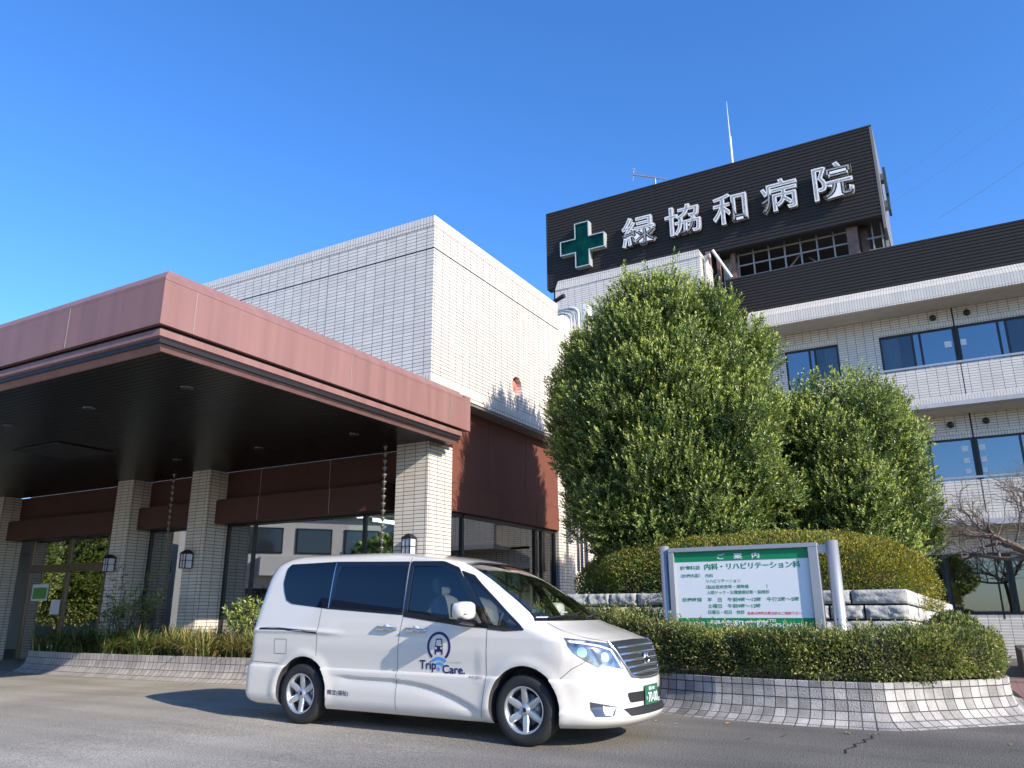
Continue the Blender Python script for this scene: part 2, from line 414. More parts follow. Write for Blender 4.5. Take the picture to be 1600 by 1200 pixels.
def build_van():
    global BV
    q = (-3.616, 6.517, -.0073, .946, .008)      # contact point of the near front wheel, heading, scale, slope
    van = thing('minivan', (0, 0, 0), 'white minivan parked in front of the building, its nose towards the granite planter', 'van')
    f = Vector((cos(q[2]), sin(q[2]), -q[4])).normalized(); n = Vector((-sin(q[2]), cos(q[2]), 0)); u = f.cross(n)
    R = Matrix((f, n, u)).transposed().to_4x4()
    o0 = Vector((q[0], q[1], 0)) - f * (2.86 * q[3]) + n * (.865 * q[3])
    van.matrix_world = Matrix.Translation(o0) @ R @ Matrix.Scale(q[3], 4)
    white = pm('pearl_white_paint', (.68, .64, .575), .28, coat=1.0); inp(white.node_tree.nodes['Principled BSDF'], 'Coat Roughness', .03)
    blackg = pm('gloss_black', (.008, .008, .01), .12, coat=.5)
    rub = pm('tyre_rubber', (.018, .018, .018), .75, bump=.4, bscale=60)
    chrome = pm('chrome', (.66, .66, .67), .2, metal=1)
    rimm = pm('silver_rim', (.60, .61, .62), .28, metal=.75)
    inner = pm('cabin_trim', (.035, .035, .038), .8)
    vg = glassmat('van_clear_glass', (.86, .92, .88), .03)
    vdark = pm('privacy_glass', (.004, .008, .018), .02, spec=.45)
    seam = pm('panel_gap', (.12, .12, .12), .6)
    navy = pm('navy_vinyl', (.010, .012, .10), .4); lblue = pm('light_blue_vinyl', (.10, .30, .62), .4)
    me = body_mesh('body', zlevels()); body = bpy.data.objects.new('body', me); COL.objects.link(body)
    me.materials.append(white); me.materials.append(inner)
    bm = bmesh.new(); bm.from_mesh(me); BV = BVHTree.FromBMesh(bm); bm.free()
    # cutters
    doorwin = [(1.43, 1.70), (1.82, 1.69), (2.02, 1.62), (2.18, 1.42), (2.43, 1.07), (2.20, 1.085), (1.42, 1.175)]
    quarter = [(2.09, 1.60), (2.21, 1.545), (2.50, 1.32), (2.85, 1.045), (2.66, 1.045), (2.47, 1.06)]
    cutters = []
    cz = [1.00] + list(np.linspace(1.05, 1.70, 12)) + [1.76]
    cm = body_mesh('cav', cz, inset=.065, xmin=1.25, top=1.6); cm.materials.append(white); cm.materials.append(inner)
    for p in cm.polygons: p.material_index = 1
    # keep the cavity behind the cowl
    for v in cm.vertices:
        lim = 2.92 if v.co.z < 1.13 else 9
        if v.co.x > lim: v.co.x = lim + (v.co.x - lim) * .02
    co = bpy.data.objects.new('cav', cm); COL.objects.link(co); cutters.append(co)
    def prism(poly, kind):
        m = MB(); m.m = 0; k = len(poly)
        if kind == 'y': vs = [(x, y, z) for y in (-1.2, 1.2) for (x, z) in poly]
        else: vs = [(x, y, z) for x in (1.75, 4.5) for (y, z) in poly]
        m.add(vs, [tuple(range(k)), tuple(range(k, 2 * k))[::-1]] + [(i, (i + 1) % k, k + (i + 1) % k, k + i) for i in range(k)])
        ob = m.build('cut', [inner]); cutters.append(ob)
    prism(rounded(shrink(doorwin, .02), .03), 'y'); prism(rounded(shrink(quarter, .02), .02), 'y')
    ws = [(-.70, 1.16), (.70, 1.16), (.66, 1.40), (.60, 1.60), (.56, 1.685), (.3, 1.705), (-.3, 1.705), (-.56, 1.685), (-.60, 1.60), (-.66, 1.40)]
    prism(ws, 'x')
    for cx in (0, 2.86):
        for s in (-1, 1):
            m = MB(); m.lathe([(0, -.2), (.378, -.2), (.378, .2), (0, .2)], 48, 'y', (cx + (.01 if cx else .03), s * .80, .335), False)
            cutters.append(m.build('cut', [blackg]))
    for c in cutters:
        md = body.modifiers.new('c', 'BOOLEAN'); md.operation = 'DIFFERENCE'; md.object = c; md.solver = 'EXACT'
        try: md.material_mode = 'TRANSFER'
        except Exception: pass
    apply_mods(body)
    for c in cutters: bpy.data.objects.remove(c)
    body.parent = van
    # dark cabin faces wherever the transfer left white inside the cavity
    bm = bmesh.new(); bm.from_mesh(body.data)
    slot = len(body.data.materials); body.data.materials.append(inner)
    for fc in bm.faces:
        c = fc.calc_center_median()
        hit = BV.find_nearest(c)
        if hit[3] is not None and hit[3] > .008: fc.material_index = slot; fc.smooth = False
    bm.to_mesh(body.data); bm.free()
    body.data.set_sharp_from_angle(angle=radians(35)) if hasattr(body.data, 'set_sharp_from_angle') else None
    S = lambda s: (lambda a, b: side_map(a, b, s))
    # ---- glass
    rearwin = [(-.45, 1.52), (-.44, 1.685), (-.39, 1.735), (.315, 1.745), (.315, 1.235), (-.25, 1.28), (-.35, 1.32), (-.41, 1.42)]
    slide = [(.335, 1.745), (1.385, 1.72), (1.385, 1.175), (.335, 1.235)]
    for s in (-1, 1):
        
        sur = patch('window_surround', [(x, z) for x, z in rearwin[:3]] + [(.32, 1.75), (1.385, 1.725), (1.385, 1.165), (.32, 1.225)] + rearwin[5:], S(s), blackg, van, off=.003, grid=.025, sub=.02)
        patch('rear_window', rounded(rearwin, .03), S(s), vdark, van, off=.006, grid=.025)
        patch('sliding_door_window', rounded(shrink([(.40, 1.70), (1.36, 1.68), (1.36, 1.195), (.36, 1.25)], 0), .02), S(s), vdark, van, off=.007, grid=.025)
        # ring of black around the clear windows
        def ring(outer, inn, name):
            def dn(L_):
                return [tuple(Vector(L_[i]).lerp(Vector(L_[(i + 1) % len(L_)]), j / 6)) for i in range(len(L_)) for j in range(6)]
            outer, inn = dn(outer), dn(inn)
            m = MB(); k = len(outer); P = []; NR = 5
            for r_ in range(NR + 1):
                for (p, q_) in zip(outer, inn):
                    v = Vector(p).lerp(Vector(q_), r_ / NR); o, d = side_map(v.x, v.y, s); h = cast(o, d); P.append(h[0] + h[1] * .004)
            m.add(P, [(r_ * k + i, r_ * k + (i + 1) % k, (r_ + 1) * k + (i + 1) % k, (r_ + 1) * k + i) for r_ in range(NR) for i in range(k)], True); return m
        o1 = rounded(doorwin, .03); i1 = rounded(shrink(doorwin, .024), .03)
        m = ring(rounded(shrink(doorwin, -.028), .03), i1, 'a'); m.build('door_window_frame', blackg, van)
        m = ring(rounded(shrink(quarter, -.024), .02), rounded(shrink(quarter, .024), .02), 'a'); m.build('quarter_window_frame', blackg, van)
        patch('door_window', rounded(shrink(doorwin, .015), .03), S(s), vg, van, off=-.006)
        patch('quarter_window', rounded(shrink(quarter, .015), .02), S(s), vg, van, off=-.006)
        ribbon('window_trim', [[(.325, 1.75), (.325, 1.23)]], S(s), .012, chrome, van, off=.006)
        ribbon('window_trim', [[(.40, 1.69), (.375, 1.25)]], S(s), .008, chrome, van, off=.0065)
        ribbon('panel_gaps', [[(1.395, 1.76), (1.40, 1.17), (1.365, .9), (1.355, .58), (1.36, .21)], [(2.455, 1.045), (2.455, .55), (2.43, .42), (2.40, .22)],
                              [(.225, 1.235), (.215, .95), (.215, .72)], [(-.68, 1.01), (-.5, 1.02), (.22, .985)], [(-.44, .89), (-.25, .89), (-.25, .73), (-.44, .73), (-.44, .89)],
                              [(-.90, .635), (-.36, .625)], [(1.395, 1.76), (1.397, 1.82)]], S(s), .006, seam, van, off=.0015)
        ribbon('door_rail', [[(-.70, 1.0), (-.3, 1.0), (.215, .965)]], S(s), .020, blackg, van, off=.002)
        tl = patch('tail_lamp', [(-.93, 1.02), (-.915, 1.30), (-.86, 1.52), (-.815, 1.60), (-.80, 1.56), (-.815, 1.30), (-.80, 1.02)], S(s), pm('tail_lamp_red', (.30, .10, .12), .1, coat=1), van, off=.004, grid=.03)
        # handles
        for hx, hz in ((1.06, 1.035), (1.45, 1.025)):
            m = MB(); ob = cast(*side_map(hx + .13, hz, s))[0]
            cyy = ob.y + s * .018
            m.tube([(hx, cyy - s * .018, hz), (hx + .03, cyy + s * .012, hz + .002), (hx + .23, cyy + s * .012, hz - .008), (hx + .265, cyy - s * .018, hz - .01)], .0155, 10)
            hnd = m.build('door_handle', chrome, van)
            m = MB(); m.lathe([(.001, s * .006), (.035, s * .005), (.040, 0)], 20, 'y', (hx + .13, ob.y, hz)); m.build('handle_cup', pm('cup_white', (.55, .55, .54), .3), hnd)
        # mirror
        m = MB(); base = cast(*side_map(2.30, 1.12, s))[0]
        vs = []; fs = []
        for i in range(9):
            t = i / 8; yy = base.y + s * (.05 + .23 * t); sc = (1 - (abs(t - .45) / .62) ** 2.6 * .55)
            for k in range(16):
                a = 2 * pi * k / 16
                cx_, cz_ = cos(a), sin(a)
                px = .098 * sc * (abs(cx_) ** .5) * (1 if cx_ > 0 else -1); pz = .090 * sc * (abs(cz_) ** .5) * (1 if cz_ > 0 else -1)
                vs.append((2.27 + px, yy, 1.215 + pz))
        for i in range(8):
            for k in range(16): fs.append((i * 16 + k, i * 16 + (k + 1) % 16, (i + 1) * 16 + (k + 1) % 16, (i + 1) * 16 + k))
        fs += [tuple(range(16)), tuple(range(128, 144))[::-1]]
        m.add(vs, fs, True); mir = m.build('side_mirror', white, van)
        m = MB(); m.tube([(2.30, base.y - s * .01, 1.09), (2.30, base.y + s * .06, 1.105), (2.28, base.y + s * .25, 1.125)], .034, 8); m.build('mirror_arm', blackg, mir)
        m = MB(); m.box(2.166, 2.174, min(base.y + s * .07, base.y + s * .25), max(base.y + s * .07, base.y + s * .25), 1.15, 1.28); m.build('mirror_glass', chrome, mir)
        m = MB(); m.box(2.366, 2.371, min(base.y + s * .10, base.y + s * .27), max(base.y + s * .10, base.y + s * .27), 1.185, 1.20); m.build('turn_lamp', M['lampglass'], mir)
        # side skirt strip in shade below the doors
    # windshield
    wso = [(-.72, 1.145), (.72, 1.145), (.68, 1.40), (.62, 1.61), (.57, 1.70), (.3, 1.72), (-.3, 1.72), (-.57, 1.70), (-.62, 1.61), (-.68, 1.40)]
    patch('windscreen', shrink(wso, .01), front_map, vg, van, off=-.004, grid=.08, sub=.06)
    def fring(outer, inn):
        m = MB(); k = len(outer); P = []
        for lst in (outer, inn):
            for (y, z) in lst:
                h = cast(*front_map(y, z)); P.append(h[0] + h[1] * .003)
        m.add(P, [(i, (i + 1) % k, k + (i + 1) % k, k + i) for i in range(k)]); return m
    def dens(poly, d=.05):
        out = []
        for i in range(len(poly)):
            p, q_ = Vector(poly[i]), Vector(poly[(i + 1) % len(poly)]); k = 8
            out += [tuple(p.lerp(q_, j / k)) for j in range(k)]
        return out
    fring(dens(wso), dens(ws)).build('windscreen_seal', blackg, van)
    m = MB()   # cowl and wipers
    for a, b in (((-.60, 1.135), (.05, 1.18)), ((.0, 1.13), (.62, 1.17))):
        P = []
        for i in range(9):
            t = i / 8; h = cast(*front_map(a[0] + (b[0] - a[0]) * t, a[1] + (b[1] - a[1]) * t)); P.append(h[0] + h[1] * .018)
        m.tube(P, .009, 6)
    m.build('wipers', blackg, van)
    patch('cowl', [(-.74, 1.118), (.74, 1.118), (.72, 1.148), (-.72, 1.148)], front_map, blackg, van, off=.0025)
    # hood gap
    ribbon('hood_gap', [[(-.66, 1.105), (-.70, 1.03), (-.66, .975), (-.53, .935), (0, .942), (.53, .935), (.66, .975), (.70, 1.03), (.66, 1.105)]], front_map, .005, seam, van)
    # ---- face
    lampm = pm('headlamp_lens', (.20, .22, .25), .12, metal=.7, coat=1, noise=.6, nscale=14); lampd = pm('headlamp_dark', (.05, .06, .08), .08, coat=1)
    D = diag_map(radians(38))
    for s in (-1, 1):
        def dm(a, b, s=s):
            (o, d) = D(a, b)
            return ((o[0], o[1], o[2]), d) if s < 0 else ((o[0], -o[1], o[2]), (d[0], -d[1], d[2]))
        hl = patch('headlight', HL['lamp'], dm, lampm, van, off=.004, grid=.03)
        patch('lamp_bezel', HL['dark1'], dm, lampd, hl, off=.006, grid=.03)
        patch('lamp_strip', HL['strip'], dm, M['wletter'], hl, off=.0065, grid=.03)
        for c in HL['bulbs']:
            patch('lamp_projector', [(c[0] + c[2] * cos(t * pi / 8), c[1] + c[2] * sin(t * pi / 8)) for t in range(16)], dm, chrome, hl, off=.008, grid=.02)
            patch('projector_lens', [(c[0] + c[2] * .55 * cos(t * pi / 8), c[1] + c[2] * .55 * sin(t * pi / 8)) for t in range(16)], dm, pm('lens', (.5, .5, .5), .1, metal=.5), hl, off=.011, grid=.02)
        fg = patch('fog_light', HL['fog'], dm, lampd, van, off=.004, grid=.03)
        patch('fog_chrome', HL['fogc'], dm, chrome, fg, off=.006, grid=.02)
        ribbon('bumper_crease', [HL['crease']], dm, .006, seam, van)
    gr = [(-.50, .925), (-.25, .938), (0, .942), (.25, .938), (.50, .925), (.47, .85), (.345, .625), (.1, .608), (-.1, .608), (-.345, .625), (-.47, .85)]
    g = patch('grille', gr, front_map, M['black'], van, off=.008, grid=.02, sub=.02)
    for k in range(5):
        z = .885 - .058 * k; hw = .49 - .034 * k - (.0 if k else .02)
        m = MB(); P = []
        for i in range(17):
            y = -hw + 2 * hw * i / 16; h = cast(*front_map(y, z - .012 * (y / hw) ** 2)); P.append(h[0] + h[1] * .013)
        m.tube(P, .0175, 8); m.build('chrome_bar', chrome, g)
    for s in (-1, 1):
        m = MB(); P = []
        for (y, z) in ((.515, .93), (.49, .85), (.36, .62), (.20, .603), (0, .598)):
            h = cast(*front_map(s * y, z)); P.append(h[0] + h[1] * .008)
        m.tube(P, .014, 8); m.build('grille_surround', chrome, g)
    h = cast(*front_map(0, .765))[0]; m = MB(); m.lathe([(.045, .0), (.066, .0), (.066, .022), (.045, .022), (.045, 0)], 28, 'x', (h.x + .012, 0, .765))
    m.box(h.x + .012, h.x + .036, -.082, .082, .752, .778); m.build('emblem', chrome, g)
    patch('lower_grille', rounded([(-.44, .485), (.44, .485), (.40, .395), (-.40, .395)], .03), front_map, M['black'], van, off=.008, grid=.02, sub=.02)
    patch('lower_grille', rounded([(-.50, .345), (-.2, .352), (.2, .352), (.50, .345), (.44, .285), (-.44, .285)], .02), front_map, M['black'], van, off=.008, grid=.02, sub=.02)
    # plate
    px = cast(*front_map(0, .44))[0].x + .012
    m = MB(); m.box(px, px + .006, -.17, .17, .352, .530); plate = m.build('license_plate', pm('plate_green', (.015, .12, .06), .4), van, bevel=.004)
    def platetext(s, y0, y1, z0, z1):
        co, F = textmesh(s, y1 - y0, z1 - z0, offset=.012); m = MB()
        m.add([(px + .0085, y0 + c[0], z0 + c[1]) for c in co], F); return m
    mm = platetext('70-00', -.095, .15, .372, .462); m2 = platetext('横浜 800', -.08, .08, .478, .515); m3 = platetext('も', -.145, -.115, .40, .435)
    mm.add(m2.v, m2.f); mm.add(m3.v, m3.f); mm.build('plate_characters', M['wletter'], plate, recalc=False)
    # ---- wheels
    def wheel(cx, s):
        # s=-1 near side
        ty = MB(); cy = s * .845
        P = [(.205, -.10), (.215, -.108), (.27, -.112), (.30, -.105), (.314, -.085), (.318, -.05), (.318, .05), (.314, .085), (.30, .105), (.27, .112), (.215, .108), (.205, .10)]
        P = [(r * 1.0, -h_ * s) for r, h_ in P]
        w = bpy.data.objects.new('wheel', None); COL.objects.link(w); w.parent = van; w.location = (cx, cy - s * .105, .318)
        ty.lathe(P, 48, 'y'); ty.build('tyre', rub, w)
        rm = MB(); o = s * 1.0
        rm.lathe([(.205, -.08 * o), (.19, -.06 * o), (.185, .07 * o), (.208, .098 * o), (.214, .104 * o), (.208, .108 * o), (.196, .100 * o), (.190, .088 * o)], 48, 'y')
        # hub and six spokes
        rm.lathe([(.0, .088 * o), (.026, .088 * o), (.030, .080 * o), (.048, .078 * o), (.056, .066 * o), (.056, .02 * o)], 32, 'y')
        for k in range(6):
            a = 2 * pi * k / 6 + pi / 2 + (.06 if cx else .0)
            def pt(r, t, hgt): return (r * cos(a) - t * sin(a), hgt * o, r * sin(a) + t * cos(a))
            A = [(.040, .030, .070), (.075, .036, .076), (.11, .036, .083), (.155, .031, .090), (.194, .030, .094)]
            vs = []
            for (r, t, hg) in A: vs += [pt(r, -t, hg - .012), pt(r, -t * .72, hg), pt(r, 0, hg + .003), pt(r, t * .72, hg), pt(r, t, hg - .012), pt(r, t, hg - .035), pt(r, -t, hg - .035)]
            fs = []
            for i in range(len(A) - 1):
                for j in range(7): fs.append((i * 7 + j, i * 7 + (j + 1) % 7, (i + 1) * 7 + (j + 1) % 7, (i + 1) * 7 + j))
            rm.add(vs, fs)
        rm.build('rim', rimm, w)
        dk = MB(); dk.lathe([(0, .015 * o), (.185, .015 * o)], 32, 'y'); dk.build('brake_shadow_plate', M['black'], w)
        ds = MB(); ds.lathe([(.03, .03 * o), (.145, .03 * o), (.145, .022 * o)], 32, 'y'); ds.build('brake_disc', pm('disc', (.25, .25, .25), .4, metal=.8), w)
        cp = MB(); cp.lathe([(0, .092 * o), (.018, .091 * o), (.022, .087 * o)], 20, 'y'); cp.build('hub_cap', blackg, w)
    for cx in (0, 2.86):
        for s in (-1, 1): wheel(cx, s)
    # arches: dark liners
    m = MB(); m.box(-.85, 3.3, -.58, .58, .19, .6); m.box(-.7, 3.45, -.45, .45, .15, .25); m.build('underbody', M['black'], van)
    # ---- cabin
    dash = MB(); dash.box(2.55, 2.90, -.70, .70, 1.0, 1.075); dash.build('dashboard', inner, van, bevel=.02)
    pp = MB(); pp.add([(2.62, -.25, 1.09), (2.84, -.25, 1.09), (2.84, .10, 1.09), (2.62, .10, 1.09)], [(0, 1, 2, 3)]); pp.build('paper_card', M['white'], van)
    m = MB(); m.lathe([(.0, 0), (0.0, 0)], 4, 'y')
    sw = MB(); ang = [(2.42 + .05 * sin(t * pi / 12), -.38 + .18 * cos(t * pi / 12), 1.10 + .17 * sin(t * pi / 12)) for t in range(25)]
    sw.tube(ang, .014, 6); sw.tube([(2.42, -.38, 1.10), (2.62, -.38, 1.03)], .03, 6); sw.build('steering_wheel', inner, van)
    st = pm('seat_fabric', (.10, .11, .12), .9)
    for y in (-.38, .38):
        s_ = MB()
        def pad(x, z, wx, wz, yy, hw, n=2.6, tilt=0):
            vs = []; fs = []
            for i in range(7):
                t = -1 + i / 3; k_ = (1 - abs(t) ** 3 * .35)
                for a in range(16):
                    c_, d_ = cos(2 * pi * a / 16), sin(2 * pi * a / 16)
                    lx = wx * k_ * abs(c_) ** .6 * (1 if c_ > 0 else -1); lz = wz * k_ * abs(d_) ** .6 * (1 if d_ > 0 else -1)
                    vs.append((x + lx - lz * tilt, yy + hw * t, z + lz))
            for i in range(6):
                for a in range(16): fs.append((i * 16 + a, i * 16 + (a + 1) % 16, (i + 1) * 16 + (a + 1) % 16, (i + 1) * 16 + a))
            fs += [tuple(range(16)), tuple(range(96, 112))[::-1]]
            s_.add(vs, fs, True)
        pad(1.66, 1.13, .07, .25, y, .24, tilt=.2); s_.build('seat_back', st, van); s_ = MB()
        pad(1.56, 1.47, .05, .10, y, .13, tilt=.15); s_.build('head_rest', st, van)
    # ---- lettering on the near door
    def on_side(co, F, x0, z0, mat, name, par=van, off=.0035):
        V = []
        for c in co:
            h = cast(*side_map(x0 + c[0], z0 + c[1], -1)); V.append(h[0] + h[1] * off)
        m = MB(); m.add(V, F); return m.build(name, mat, par, recalc=False)
    def circ(cx, cz, r0, r1, a0, a1, n=40, ex=1.0):
        pts = [(cx + ex * r1 * cos(a0 + (a1 - a0) * i / n), cz + r1 * sin(a0 + (a1 - a0) * i / n)) for i in range(n + 1)]
        pts += [(cx + ex * r0 * cos(a0 + (a1 - a0) * i / n), cz + r0 * sin(a0 + (a1 - a0) * i / n)) for i in range(n, -1, -1)]
        return pts
    cx, cz = 1.885, .862
    logo = patch('door_logo', circ(cx, cz, .118, .145, radians(-52), radians(232)), S(-1), navy, van, off=.003, grid=.5)
    fl = [[(-.050, -.035), (-.048, -.005), (-.036, .068), (.036, .068), (.048, -.005), (.050, -.035), (.050, -.060), (-.050, -.060)],
          [(-.050, -.060), (-.030, -.060), (-.030, -.088), (-.046, -.088)], [(.030, -.060), (.050, -.060), (.046, -.088), (.030, -.088)]]
    for p in fl: patch('logo_car', [(cx + a, cz + .01 + b) for a, b in p], S(-1), navy, logo, off=.003, grid=.5)
    patch('logo_car_glass', [(cx + a, cz + .01 + b) for a, b in [(-.036, -.002), (-.027, .055), (.027, .055), (.036, -.002)]], S(-1), white, logo, off=.0045, grid=.5)
    for a in (-.034, .034): patch('logo_car_lamp', circ(cx + a, cz - .015, .0, .011, 0, 2 * pi * .99, 14), S(-1), white, logo, off=.0045, grid=.5)
    patch('logo_wave', circ(cx, cz - .235, .105, .138, radians(48), radians(132), 16), S(-1), lblue, logo, off=.003, grid=.5)
    patch('logo_wave', circ(cx, cz - .235, .060, .088, radians(42), radians(138), 16), S(-1), lblue, logo, off=.003, grid=.5)
    star = [((.034 if k % 2 == 0 else .014) * cos(pi / 2 + k * pi / 5), (.034 if k % 2 == 0 else .014) * sin(pi / 2 + k * pi / 5)) for k in range(10)]
    patch('logo_star', [(cx - .005 + a, .648 + b) for a, b in star], S(-1), lblue, logo, off=.003, grid=.5)
    co, F = textmesh('Trip', .205, .115, offset=.02); on_side(co, F, 1.645, .612, navy, 'logo_letters', logo)
    co, F = textmesh('Care.', .27, .082, offset=.02); on_side(co, F, 1.928, .608, navy, 'logo_letters', logo)
    co, F = textmesh('トリップケア', .16, .018, offset=.0); on_side(co, F, 1.99, .705, navy, 'logo_small_letters', logo)
    co, F = textmesh('限定(福祉)', .29, .060, offset=.01); on_side(co, F, .435, .325, navy, 'side_lettering', van)
    m = MB(); co, F = textmesh('PURE DRIVE', .17, .022, offset=.02, shear=.3); on_side(co, F, 2.25, .575, M['alu'], 'side_badge', van)
    return van
# ------------------------------------------------------------------ ground
def gz(x):
    return .008 * min(4.5, max(0, -3.6 - x))
def asphalt():
    m, nt, b = newmat('asphalt'); N, L = nt.nodes, nt.links
    t = N.new('ShaderNodeNewGeometry')
    n1 = N.new('ShaderNodeTexNoise'); n1.inputs['Scale'].default_value = 55; n1.inputs['Detail'].default_value = 8; n1.inputs['Roughness'].default_value = .8; L.new(t.outputs['Position'], n1.inputs['Vector'])
    n2 = N.new('ShaderNodeTexNoise'); n2.inputs['Scale'].default_value = .7; n2.inputs['Detail'].default_value = 6; L.new(t.outputs['Position'], n2.inputs['Vector'])
    v = N.new('ShaderNodeTexVoronoi'); v.inputs['Scale'].default_value = 85; L.new(t.outputs['Position'], v.inputs['Vector'])
    # worn pale aggregate
    c1 = N.new('ShaderNodeValToRGB'); e = c1.color_ramp.elements; e[0].position = .34; e[0].color = (.055, .050, .043, 1); e[1].position = .66; e[1].color = (.32, .290, .242, 1)
    L.new(n1.outputs['Fac'], c1.inputs[0])
    # paler paving to the left, darker paving to the right (mixed along a line)
    sp = N.new('ShaderNodeSeparateXYZ'); L.new(t.outputs['Position'], sp.inputs[0])
    ad = N.new('ShaderNodeMath'); ad.operation = 'MULTIPLY_ADD'; ad.inputs[1].default_value = 1.6; L.new(n2.outputs['Fac'], ad.inputs[0]); L.new(sp.outputs[0], ad.inputs[2])
    mr = N.new('ShaderNodeMapRange'); mr.inputs[1].default_value = -5.2; mr.inputs[2].default_value = -1.2; mr.inputs[3].default_value = 2.0; mr.inputs[4].default_value = .80; L.new(ad.outputs[0], mr.inputs[0])
    mr2 = N.new('ShaderNodeMapRange'); mr2.inputs[1].default_value = .3; mr2.inputs[2].default_value = .7; mr2.inputs[3].default_value = .82; mr2.inputs[4].default_value = 1.15; L.new(n2.outputs['Fac'], mr2.inputs[0])
    mu = N.new('ShaderNodeMath'); mu.operation = 'MULTIPLY'; L.new(mr.outputs[0], mu.inputs[0]); L.new(mr2.outputs[0], mu.inputs[1])
    # tyre-worn bands and old patches
    m4 = N.new('ShaderNodeMapping'); m4.inputs['Scale'].default_value = (.18, 1.5, 1); m4.inputs['Rotation'].default_value = (0, 0, .22); L.new(t.outputs['Position'], m4.inputs[0])
    n4 = N.new('ShaderNodeTexNoise'); n4.inputs['Scale'].default_value = 1.3; n4.inputs['Detail'].default_value = 5; L.new(m4.outputs[0], n4.inputs['Vector'])
    r4 = N.new('ShaderNodeMapRange'); r4.inputs[1].default_value = .38; r4.inputs[2].default_value = .62; r4.inputs[3].default_value = .86; r4.inputs[4].default_value = 1.06; L.new(n4.outputs['Fac'], r4.inputs[0])
    n5 = N.new('ShaderNodeTexNoise'); n5.inputs['Scale'].default_value = 2.6; n5.inputs['Detail'].default_value = 9; n5.inputs['Roughness'].default_value = .75; L.new(t.outputs['Position'], n5.inputs['Vector'])
    r5 = N.new('ShaderNodeMapRange'); r5.inputs[1].default_value = .56; r5.inputs[2].default_value = .70; r5.inputs[3].default_value = 1; r5.inputs[4].default_value = .78; L.new(n5.outputs['Fac'], r5.inputs[0])
    mu2 = N.new('ShaderNodeMath'); mu2.operation = 'MULTIPLY'; L.new(mu.outputs[0], mu2.inputs[0]); L.new(r4.outputs[0], mu2.inputs[1])
    mu = N.new('ShaderNodeMath'); mu.operation = 'MULTIPLY'; L.new(mu2.outputs[0], mu.inputs[0]); L.new(r5.outputs[0], mu.inputs[1])
    mx = N.new('ShaderNodeMix'); mx.data_type = 'RGBA'; mx.blend_type = 'MULTIPLY'; mx.inputs[0].default_value = 1; mx.clamp_result = False
    L.new(c1.outputs[0], mx.inputs[6]); L.new(mu.outputs[0], mx.inputs[7]); L.new(mx.outputs[2], b.inputs['Base Color'])
    bp = N.new('ShaderNodeBump'); bp.inputs['Strength'].default_value = .9; bp.inputs['Distance'].default_value = .006
    L.new(v.outputs['Distance'], bp.inputs['Height']); L.new(bp.outputs[0], b.inputs['Normal'])
    inp(b, 'Roughness', .82); inp(b, 'Specular IOR Level', .35)
    return m
def build_ground():
    m = MB(); xs = [-400, -100, -40, -20, -8.1, -7, -6, -5, -4.2, -3.6, 0, 10, 40, 400]; ys = [-400, -60, -15, 0, 5, 10, 20, 60, 400]
    V = [(x, y, gz(x)) for x in xs for y in ys]; n = len(ys)
    m.add(V, [(i * n + j, (i + 1) * n + j, (i + 1) * n + j + 1, i * n + j + 1) for i in range(len(xs) - 1) for j in range(n - 1)])
    tag(m.build('asphalt_ground', asphalt(), recalc=False), kind='structure')
    # thin crack in front of the planter
    m = MB(); pts = [(-1.02, 8.62), (-.99, 8.45), (-1.06, 8.35), (-1.02, 8.2), (-1.10, 8.05), (-1.07, 7.9), (-1.13, 7.7), (-1.1, 7.5)]
    vs = []
    for i, (x, y) in enumerate(pts): w = .006 + .004 * (i % 2); vs += [(x - w, y, .004), (x + w, y, .004)]
    m.add(vs, [(2 * i, 2 * i + 1, 2 * i + 3, 2 * i + 2) for i in range(len(pts) - 1)]); tag(m.build('asphalt_crack', M['black'], recalc=False), kind='structure')
    # pinkish paved walk behind the right planter
    m = MB(); m.add([(.9, 9.8, .004), (6, 9.2, .004), (6, 16.5, .004), (.2, 16.5, .004), (.35, 12.0, .004)], [(0, 1, 2, 3, 4)])
    tag(m.build('paved_walk', tilemat('walk_paver', .2, .1, (.30, .16, .14), (.10, .07, .06), var=.15, rough=.8), recalc=False), kind='structure')

def sweep(path, prof, mat, name, closed_end=True, usc=1.0, top=None, u0=0.0, z0f=None):
    """profile (outward offset, z) swept along a polyline whose outward side is on its right-hand side"""
    m = MB(); P = [Vector(p) for p in path]; n = len(P); U = [u0]
    for i in range(1, n): U.append(U[-1] + (P[i] - P[i - 1]).length)
    vv = [0]
    for i in range(1, len(prof)): vv.append(vv[-1] + sqrt((prof[i][0] - prof[i - 1][0]) ** 2 + (prof[i][1] - prof[i - 1][1]) ** 2))
    rows = []
    for i in range(n):
        d1 = (P[i] - P[i - 1]).normalized() if i else (P[1] - P[0]).normalized()
        d2 = (P[i + 1] - P[i]).normalized() if i < n - 1 else d1
        n1 = Vector((d1.y, -d1.x)); n2 = Vector((d2.y, -d2.x)); nn = (n1 + n2); nn = nn / max(.4, nn.length_squared / 2)
        rows.append([(P[i].x + nn.x * o, P[i].y + nn.y * o, z) for (o, z) in prof])
    k = len(prof); V = [v for r in rows for v in r]; F = []; UV = []
    for i in range(n - 1):
        for j in range(k - 1):
            F.append((i * k + j, i * k + j + 1, (i + 1) * k + j + 1, (i + 1) * k + j))
            UV.append([(U[i] * usc, vv[j]), (U[i] * usc, vv[j + 1]), (U[i + 1] * usc, vv[j + 1]), (U[i + 1] * usc, vv[j])])
    m.add(V, F, False, UV)
    if closed_end: m.add(rows[0], [tuple(range(k))]); m.add(rows[-1], [tuple(range(k))[::-1]])
    return m

def arcpts(c, r, a0, a1, n):
    return [(c[0] + r * cos(radians(a0 + (a1 - a0) * i / n)), c[1] + r * sin(radians(a0 + (a1 - a0) * i / n))) for i in range(n + 1)]

